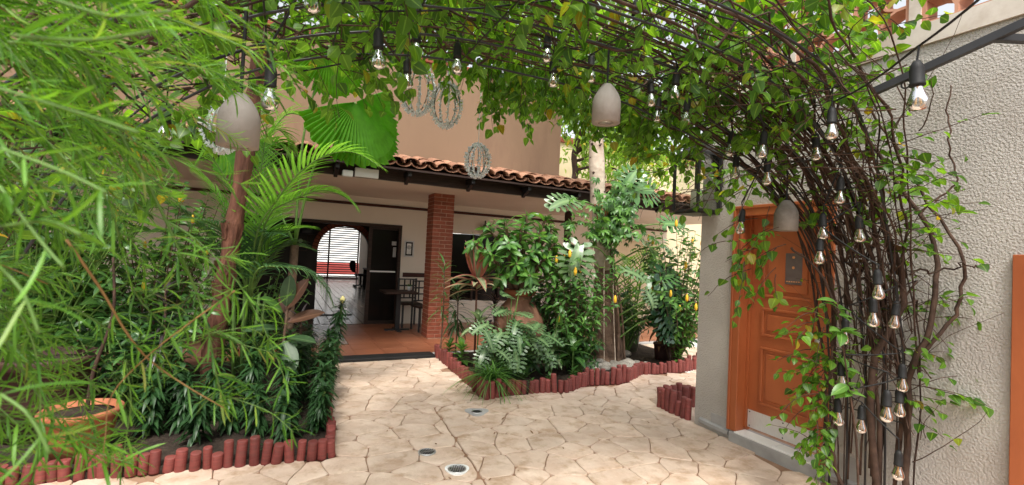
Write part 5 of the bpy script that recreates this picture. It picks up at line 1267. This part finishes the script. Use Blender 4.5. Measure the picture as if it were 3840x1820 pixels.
# plant tag and paper at the vine's foot
mb = MB(); mb.box(-.03, .03, -.001, .001, 0, .15); o = P('plant_label', mb, 'white_paint', None, label='white plant tag stuck at the foot of the vine', cat='tag'); o.matrix_basis = Matrix.Translation((3.02, 1.42, .05)) @ Euler((.2, -.25, -.6)).to_matrix().to_4x4()

# --- bulbs
BULBS = [(0.05, 1.83, 2.43), (-0.07, 1.9, 2.07), (0.31, 1.94, 2.32), (0.54, 2.42, 2.43), (0.56, 2.34, 2.57), (0.75, 2.25, 2.5), (1.0, 2.7, 2.91), (1.24, 2.19, 2.65), (1.65, 2.78, 2.96), (1.31, 2.23, 2.54), (1.58, 2.25, 2.63), (1.63, 1.93, 2.82), (1.96, 2.15, 2.53), (1.88, 1.88, 2.48), (2.24, 2.39, 2.54), (2.16, 2.06, 2.43), (2.48, 2.38, 2.67), (2.37, 1.86, 2.62), (2.62, 2.11, 2.31), (2.74, 2.16, 2.18), (2.43, 1.37, 2.24), (1.86, 0.78, 2.13), (2.51, 1.8, 2.23), (2.69, 1.89, 2.1), (2.8, 1.66, 2.23), (2.94, 1.6, 1.98), (2.94, 1.69, 1.77), (3.06, 1.55, 1.76), (2.93, 1.7, 1.62), (2.94, 1.39, 1.44), (3.0, 1.44, 1.28), (3.27, 1.46, 1.26), (3.18, 1.68, 1.13), (3.33, 1.44, 0.89), (3.33, 1.45, 0.74), (2.88, 1.31, 0.81), (3.17, 1.38, 0.43), (3.08, 1.65, 0.65), (3.21, 1.59, 0.61), (3.09, 1.64, 0.87), (-0.5, 2.56, 2.02), (2.71, 2.08, 1.8)]
proto = thing('light_bulb', 'x', 'bulb', (0, 0, 0))
mb = MB(); mb.lathe([(.0005, .118), (.01, .118), (.017, .105), (.0205, .09), (.0205, .045), (.022, .043), (.022, .034), (.0005, .034)], 14); P('socket', mb, 'black_plastic', proto, True)
mb = MB(); mb.lathe([(.014, .036), (.015, .025), (.021, .008), (.0285, -.012), (.030, -.024), (.027, -.036), (.017, -.046), (.0005, -.049)], 18); mb.f = mb.f[:-2]; P('glass', mb, 'glass', proto, True)
mb = MB(); mb.tube([(0, 0, .034), (0, 0, .0)], [.004, .0025], 5)
for a in range(4): mb.tube([(.003*cos(a*1.57), .003*sin(a*1.57), .012), (.011*cos(a*1.57), .011*sin(a*1.57), -.028)], .0011, 4)
P('filament', mb, 'filament', proto)
tops = []
for k, (x, y, z) in enumerate(BULBS):
    mw = Matrix.Translation((x, y, z+.012)) @ Euler((rnd(-.08, .08), rnd(-.08, .08), rnd(0, 6))).to_matrix().to_4x4()
    if k == 21: lb, gp = 'clear filament bulb hanging alone from the black steel arm', None
    elif x < .3: lb, gp = 'clear filament bulb in black socket at the fern side of the arch', 'bulbs at the fern side'
    elif z > 2.2: lb, gp = 'clear filament bulb in black socket hanging below the leafy arch', 'bulbs below the leafy arch'
    else: lb, gp = 'clear filament bulb in black socket among the bare vine stems', 'bulbs among the vine stems'
    r_ = copy_tree(proto, mw, label=lb, group=gp); tl = rnd(.03, .12); tops.append(Vector((x, y, z+.12+tl)))
    mb = MB(); mb.tube([mw @ Vector((0, 0, .112)), (x, y, z+.12+tl)], .0035, 5); P('cord', mb, 'black_plastic', r_)
for ch in list(proto.children): bpy.data.objects.remove(ch)
bpy.data.objects.remove(proto)
def cable(label, idx, extra0=(), extra1=()):
    pts = [Vector(p) for p in extra0]+[tops[i] for i in idx]+[Vector(p) for p in extra1]; full = []
    for a, b in zip(pts, pts[1:]):
        L = (b-a).length
        for i in range(6): f = i/6; full.append(a.lerp(b, f)+Vector((0, 0, -.05*L*4*f*(1-f)*.6)))
    full.append(pts[-1]); mb = MB(); mb.tube(full, .0045, 5); P('light_cable', mb, 'black_plastic', None, True, label=label, cat='cable')
allr = sorted([i for i in range(len(BULBS)) if i not in (21,)], key=lambda i: (BULBS[i][0]-1.2 if BULBS[i][0] < 2.3 else 1.1+(2.6-BULBS[i][2])))
cable('black light cable strung along the near edge of the arch', [i for i in allr if BULBS[i][1] < 1.75], [(.2, 1.45, 2.5), (1.2, 1.45, 2.68), (1.9, 1.5, 2.72)])
cable('black light cable strung along the middle of the arch', [i for i in allr if 1.75 <= BULBS[i][1] < 2.1], [(-.6, 1.9, 2.0)])
cable('black light cable strung along the far edge of the arch', [i for i in allr if BULBS[i][1] >= 2.1], [(-.9, 2.4, 1.7)])
cable('black light cable running from the vine past the lone bulb', [21], [(2.92, 1.76, 2.57)], [(1.75, .5, 2.42), (1.6, 0, 2.75), (1.5, -.6, 2.9)])
# steel arm
t = thing('steel_arm', 'black steel canopy arm with a ring slanting out from the stucco wall', 'arm', (3.6, .2, 2.6))
A0 = Vector((2.59, 1.26, 2.45)); A1 = Vector((2.67, .77, 2.6)); dA = (A1-A0); A2 = A0+dA*2.6
mb = MB(); mb.bar(A0, A2, .034, .034); P('bar', mb, 'black_metal', t)
q = A0+dA*.82; mb = MB(); mb.bar(q, (3.69, .35, q.z+.0), .03, .03); mb.bar(A2, (3.69, A2.y, A2.z), .03, .03); P('wall_strut', mb, 'black_metal', t)
mb = MB(); c = A0+dA*.24+Vector((0, 0, -.035)); mb.tube([c+Vector((0, .018*cos(a), .018*sin(a))) for a in np.linspace(0, 6.283, 15)], .004, 6, False); P('ring', mb, 'black_metal', t, True)

# --- concrete pendants
def pendant(label, x, y, z, s_=1):
    t = thing('pendant_lamp', label, 'lamp', (x, y, z+.24*s_))
    pr = [(.076, 0), (.0765, .105), (.073, .13), (.063, .155), (.045, .185), (.027, .208), (.022, .213), (.0005, .214)]
    mb = MB(); mb.lathe([(.033, .025), (.035, 0), (.040, -.002)]+[(a*s_, b*s_) for a, b in pr], 28, (x, y, z)); P('shade', mb, 'concrete_lamp', t, True)
    mb = MB(); mb.lathe([(.0345, .004), (.0345, .012), (.026, .013), (.026, .006)], 20, (x, y, z)); P('trim_ring', mb, 'steel', t, True)
    mb = MB(); mb.lathe([(.026, .010), (.02, .007), (.0005, .006)], 16, (x, y, z)); P('lens', mb, 'wax', t, True)
    zt = max(zc(x), z+.3); mb = MB(); mb.tube([(x, y, z+.205*s_), (x, y, zt+.02)], .006, 6); P('cord', mb, 'black_plastic', t)
pendant('bell-shaped concrete pendant hanging before the reddish tree trunk', -.16, 1.89, 1.885, .88)
pendant('bell-shaped concrete pendant hanging before the pale tree trunk', 1.46, 1.93, 2.255, .95)
pendant('bell-shaped concrete pendant hanging before the orange door', 2.98, 1.95, 1.80, .95)
# --- wire light balls
def ball(label, c, rx, rz, zt):
    t = thing('wire_ball', label, 'ornament', (c[0], c[1], c[2]+rz)); c = Vector(c)
    for k in range(11):
        a = k*2*pi/11; pts = [c+Vector((rx*sin(b)*cos(a), rx*sin(b)*sin(a), rz*cos(b))) for b in np.linspace(.12, 3.0, 15)]
        mb = MB(); mb.tube(pts, .0045, 5); rb_ = P('wire', mb, 'wire_dark' if k % 3 == 0 else 'wire_grey', t)
        mb = MB()
        for i in [q for q in range(1, 15)]*2:
            p = pts[i].lerp(pts[i-1], rnd(0, 1)); d = ((p-c).normalized()+rv(.45)).normalized(); mb.bar(p, p+d*.026, .0075)
        P('mini_light', mb, 'wire_white', rb_, kind='stuff')
    mb = MB(); b = c+Vector((0, 0, rz)); mb.tube([b+Vector((.012, 0, -.01)), b+Vector((0, 0, .03)), (c.x, c.y, zt)], .003, 5); P('hanger', mb, 'wire_white', t)
ball('egg-shaped wire light ball hanging low in front of the roof tiles', (1.43, 3.62, 2.33), .095, .13, 3.1)
ball('egg-shaped wire light ball in front of its twin below the vine canopy', (1.08, 3.45, 2.69), .11, .165, 3.15)
ball('wire light ball half hidden behind its twin below the vine canopy', (.87, 3.54, 2.80), .13, .19, 3.2)
ball('wire light ball half hidden behind the concrete pendant at the tree trunk', (-.34, 3.06, 2.19), .09, .13, 2.9)
# --- lantern
t = thing('lantern', 'black framed glass lantern with a white candle at the end of the stucco wall', 'lantern', (3.48, 3.42, 2.0))
lx0, lx1, ly0, ly1, lz0, lz1 = 3.35, 3.64, 3.02, 3.31, 2.05, 2.58; e = .022
mb = MB()
for x in (lx0, lx1):
    for y in (ly0, ly1): mb.box(x-e/2, x+e/2, y-e/2, y+e/2, lz0, lz1)
for z in (lz0, lz1):
    for y in (ly0, ly1): mb.box(lx0+e/2, lx1-e/2, y-e/2, y+e/2, z-e/2, z+e/2)
    for x in (lx0, lx1): mb.box(x-e/2, x+e/2, ly0+e/2, ly1-e/2, z-e/2, z+e/2)
mb.box(lx0, lx1, ly0, ly1, lz0-.03, lz0-.012)
V = [(lx0, ly0, lz1+.012), (lx1, ly0, lz1+.012), (lx1, ly1, lz1+.012), (lx0, ly1, lz1+.012), (3.495, 3.165, lz1+.16)]; mb.add(V, [(0, 1, 4), (1, 2, 4), (2, 3, 4), (3, 0, 4), (3, 2, 1, 0)])
P('frame', mb, 'black_metal', t)
for q in ((lx0+e, lx1-e, ly0-.001, ly0+.001), (lx0+e, lx1-e, ly1-.001, ly1+.001), (lx0-.001, lx0+.001, ly0+e, ly1-e), (lx1-.001, lx1+.001, ly0+e, ly1-e)):
    mb = MB(); mb.box(q[0], q[1], q[2], q[3], lz0+.012, lz1-.012); P('pane', mb, 'clear_pane', t)
mb = MB(); mb.lathe([(.055, 0), (.055, .21), (.045, .218), (.0005, .215)], 20, (3.495, 3.165, lz0-.011)); P('candle', mb, 'wax', t, True)
mb = MB(); mb.bar((3.495, 3.165, lz1+.15), (3.495, 3.165, 2.95), .012); mb.bar((3.48, 3.165, 2.95), (3.70, 3.165, 2.95), .02); P('bracket', mb, 'black_metal', t)
# cable across the courtyard
mb = MB(); mb.tube([Vector((4.2, 6.9, 2.75)).lerp(Vector((7.2, 6.2, 3.6)), f)+Vector((0, 0, -.3*f*(1-f))) for f in np.linspace(0, 1, 14)], .008, 5); P('overhead_cable', mb, 'black_plastic', None, label='thin dark cable strung up past the pale tree trunk', cat='cable')

# =================================================================== FOREGROUND FERN
fern = thing('asparagus_fern', 'trailing asparagus fern with thin bright green leaves filling the foreground', 'fern', (-.75, .85, 0))
KEY = {'greenmain': [(-0.246, 0.728, 1.808), (-0.241, 0.766, 1.772), (-0.213, 0.794, 1.706), (-0.173, 0.817, 1.623), (-0.13, 0.838, 1.518), (-0.101, 0.867, 1.426), (-0.086, 0.902, 1.333), (-0.069, 0.936, 1.25)],
'orange': [(-0.25, 0.793, 1.543), (-0.216, 0.812, 1.476), (-0.193, 0.836, 1.417), (-0.167, 0.858, 1.369), (-0.12, 0.87, 1.323), (-0.07, 0.88, 1.282)],
'mid2': [(-0.211, 0.94, 1.598), (-0.149, 0.921, 1.567), (-0.101, 0.91, 1.526), (-0.051, 0.898, 1.465), (-0.006, 0.89, 1.376), (0.027, 0.887, 1.292)],
'low1': [(-0.06, 0.813, 1.477), (-0.121, 0.833, 1.423), (-0.165, 0.846, 1.38), (-0.208, 0.858, 1.322), (-0.21, 0.849, 1.264), (-0.209, 0.839, 1.224)],
'top1': [(-0.286, 0.692, 1.793), (-0.259, 0.707, 1.78), (-0.227, 0.719, 1.768), (-0.183, 0.726, 1.748), (-0.145, 0.736, 1.711)],
'top2': [(-0.256, 0.68, 1.705), (-0.235, 0.725, 1.695), (-0.186, 0.758, 1.677), (-0.105, 0.774, 1.648), (-0.051, 0.804, 1.635)],
'top3': [(-0.232, 0.578, 1.721), (-0.198, 0.628, 1.743), (-0.15, 0.67, 1.752), (-0.092, 0.708, 1.772)],
'thin2': [(-0.166, 0.965, 1.871), (-0.142, 0.972, 1.837), (-0.084, 0.962, 1.842), (0.004, 0.939, 1.813)],
'low2': [(-0.278, 0.754, 1.461), (-0.262, 0.761, 1.412), (-0.258, 0.776, 1.35), (-0.263, 0.794, 1.271), (-0.272, 0.814, 1.224)],
'low3': [(-0.32, 0.832, 1.418), (-0.296, 0.835, 1.364), (-0.263, 0.835, 1.305), (-0.223, 0.831, 1.258), (-0.17, 0.819, 1.233)],
'low4': [(-0.217, 0.95, 1.352), (-0.205, 0.947, 1.287), (-0.209, 0.951, 1.222), (-0.214, 0.955, 1.158)],
'mid3': [(-0.221, 0.72, 1.651), (-0.195, 0.751, 1.579), (-0.187, 0.791, 1.51), (-0.179, 0.831, 1.463), (-0.143, 0.856, 1.408)],
'mid4': [(-0.261, 0.685, 1.616), (-0.228, 0.739, 1.589), (-0.18, 0.786, 1.547), (-0.119, 0.827, 1.527), (-0.06, 0.867, 1.528)],
'br1': [(-0.195, 0.936, 1.452), (-0.138, 0.926, 1.48), (-0.059, 0.906, 1.455), (0.003, 0.895, 1.438)],
'br2': [(-0.104, 0.926, 1.404), (-0.055, 0.914, 1.378), (-0.006, 0.901, 1.364)],
'br3': [(-0.17, 0.871, 1.375), (-0.125, 0.876, 1.396), (-0.054, 0.868, 1.412)],
'br4': [(-0.08, 0.94, 1.287), (-0.008, 0.917, 1.259), (0.036, 0.908, 1.22)]}
FM = []
def fern_leaves(P_, step, ls, n=(3, 5), bare=0):
    L = 0; acc = bare
    for a, b in zip(P_, P_[1:]):
        L += (b-a).length
        while acc < L:
            ax = (b-a).normalized(); p = a.lerp(b, rnd(0, 1)); m = random.randrange(n[0], n[1]+1); u = ax.orthogonal().normalized(); v = ax.cross(u); a0 = rnd(0, 6.28)
            for k in range(m):
                az = a0+k*6.283/m+rnd(-.4, .4); d = u*cos(az)+v*sin(az)+ax*rnd(.25, .8)+Vector((.75 if p.z > 1.62 else .35, .1, -.05))
                FM.append(orient(p, d, Vector((0, 0, 1))+rv(.3), rnd(*ls)))
            acc += step*rnd(.7, 1.3)
for nm, pts in KEY.items():
    P_ = spline(pts, 26); mb = MB(); r0 = .0026 if nm == 'greenmain' else (.0019 if nm == 'orange' else .0013)
    mb.tube(P_, [r0*(1-.5*i/26) for i in range(26)], 6); P('stem', mb, 'fern_stem_brown' if nm in ('orange', 'low1') else 'green_stem', fern, True)
    fern_leaves(P_, .021 if nm not in ('orange', 'thin2') else .05, (.75, 1.15))
NEAR = [[(-0.175, 0.429, 1.645), (-0.129, 0.407, 1.632), (-0.09, 0.388, 1.62)] , [(-0.172, 0.429, 1.605), (-0.135, 0.411, 1.592), (-0.107, 0.398, 1.579)] , [(-0.17, 0.426, 1.681), (-0.124, 0.403, 1.68), (-0.087, 0.385, 1.688)] , [(-0.169, 0.43, 1.553), (-0.141, 0.415, 1.558), (-0.121, 0.406, 1.55)] , [(-0.168, 0.43, 1.526), (-0.153, 0.423, 1.509), (-0.142, 0.418, 1.483)] , [(-0.163, 0.43, 1.441), (-0.145, 0.421, 1.428), (-0.131, 0.415, 1.403)] , [(-0.146, 0.413, 1.706), (-0.11, 0.396, 1.697), (-0.075, 0.378, 1.702)] , [(-0.171, 0.429, 1.58), (-0.145, 0.418, 1.545), (-0.13, 0.411, 1.528)] ]
for pts in NEAR:
    P_ = spline(pts, 12); mb = MB(); mb.tube(P_, .0011, 5); P('stem', mb, 'green_stem', fern, True); fern_leaves(P_, .024, (.6, 1.1), (2, 4))
crown = Vector((-.62, .80, 1.75))
def in_clear(p):   # keep a free space before the lens
    return (p-EYE).length > .42
cnt = 0
for k in range(900):
    if cnt >= 100: break
    az = rnd(-.75, .9); el = rnd(-.6, .75); L = rnd(.35, .72)
    st_ = crown+Vector((rnd(-.12, .1), rnd(-.18, .3), rnd(-.35, .3))); d = dirv(az, el); pts = [st_]; q = st_.copy(); dd = d.copy()
    for i in range(6):
        dd = (dd+Vector((0, 0, -.16))).normalized(); q = q+dd*L/6; pts.append(q.copy())
    if not all(in_clear(p) for p in pts) or any(p.x > .02 or (p.x > -.17 and p.z < 1.75) or (p.x > -.26 and p.z < 1.58) for p in pts): continue
    cnt += 1
    P_ = spline(pts, 22); mb = MB(); mb.tube(P_, [.0017*(1-.5*i/22) for i in range(22)], 5); P('stem', mb, 'green_stem' if k % 6 else 'fern_stem_brown', fern, True)
    fern_leaves(P_[5:], .0145, (.6, 1.15), (3, 5))
for k in range(20):                      # low left trails
    st_ = Vector((-.52+rnd(-.06, .06), .85+rnd(-.2, .2), rnd(1.0, 1.5))); pts = [st_]; q = st_.copy(); dd = dirv(rnd(-.6, .8), rnd(-.3, .5))
    L = rnd(.2, .36)
    for i in range(6): dd = (dd+Vector((0, 0, -.16))).normalized(); q = q+dd*L/6; pts.append(q.copy())
    P_ = spline(pts, 16); mb = MB(); mb.tube(P_, .0018, 5); P('stem', mb, 'green_stem', fern, True); fern_leaves(P_[2:], .02, (.6, 1.05), (3, 5))
for k in range(9):                       # stalks from the ground
    mb = MB(); poly_branch(mb, [(-.75+rnd(-.06, .06), .85+rnd(-.08, .08), 0), (-.72+rnd(-.08, .08), .85, .9), crown+Vector((rnd(-.08, .05), rnd(-.1, .15), rnd(-.2, .2)))], .006, .003, 6); P('stalk', mb, 'green_stem', fern, True)
FM = [m for m in FM if (m.translation-EYE).length > .36]
foliage(fern, [(leafp(.056, .0036, 'linear', 5, .3, .3), 'leaf_fern'), (leafp(.046, .0026, 'linear', 5, -.3, .3), 'leaf_fern'), (leafp(.042, .0027, 'linear', 5, .05, .3), 'leaf_fern')], FM, 300)
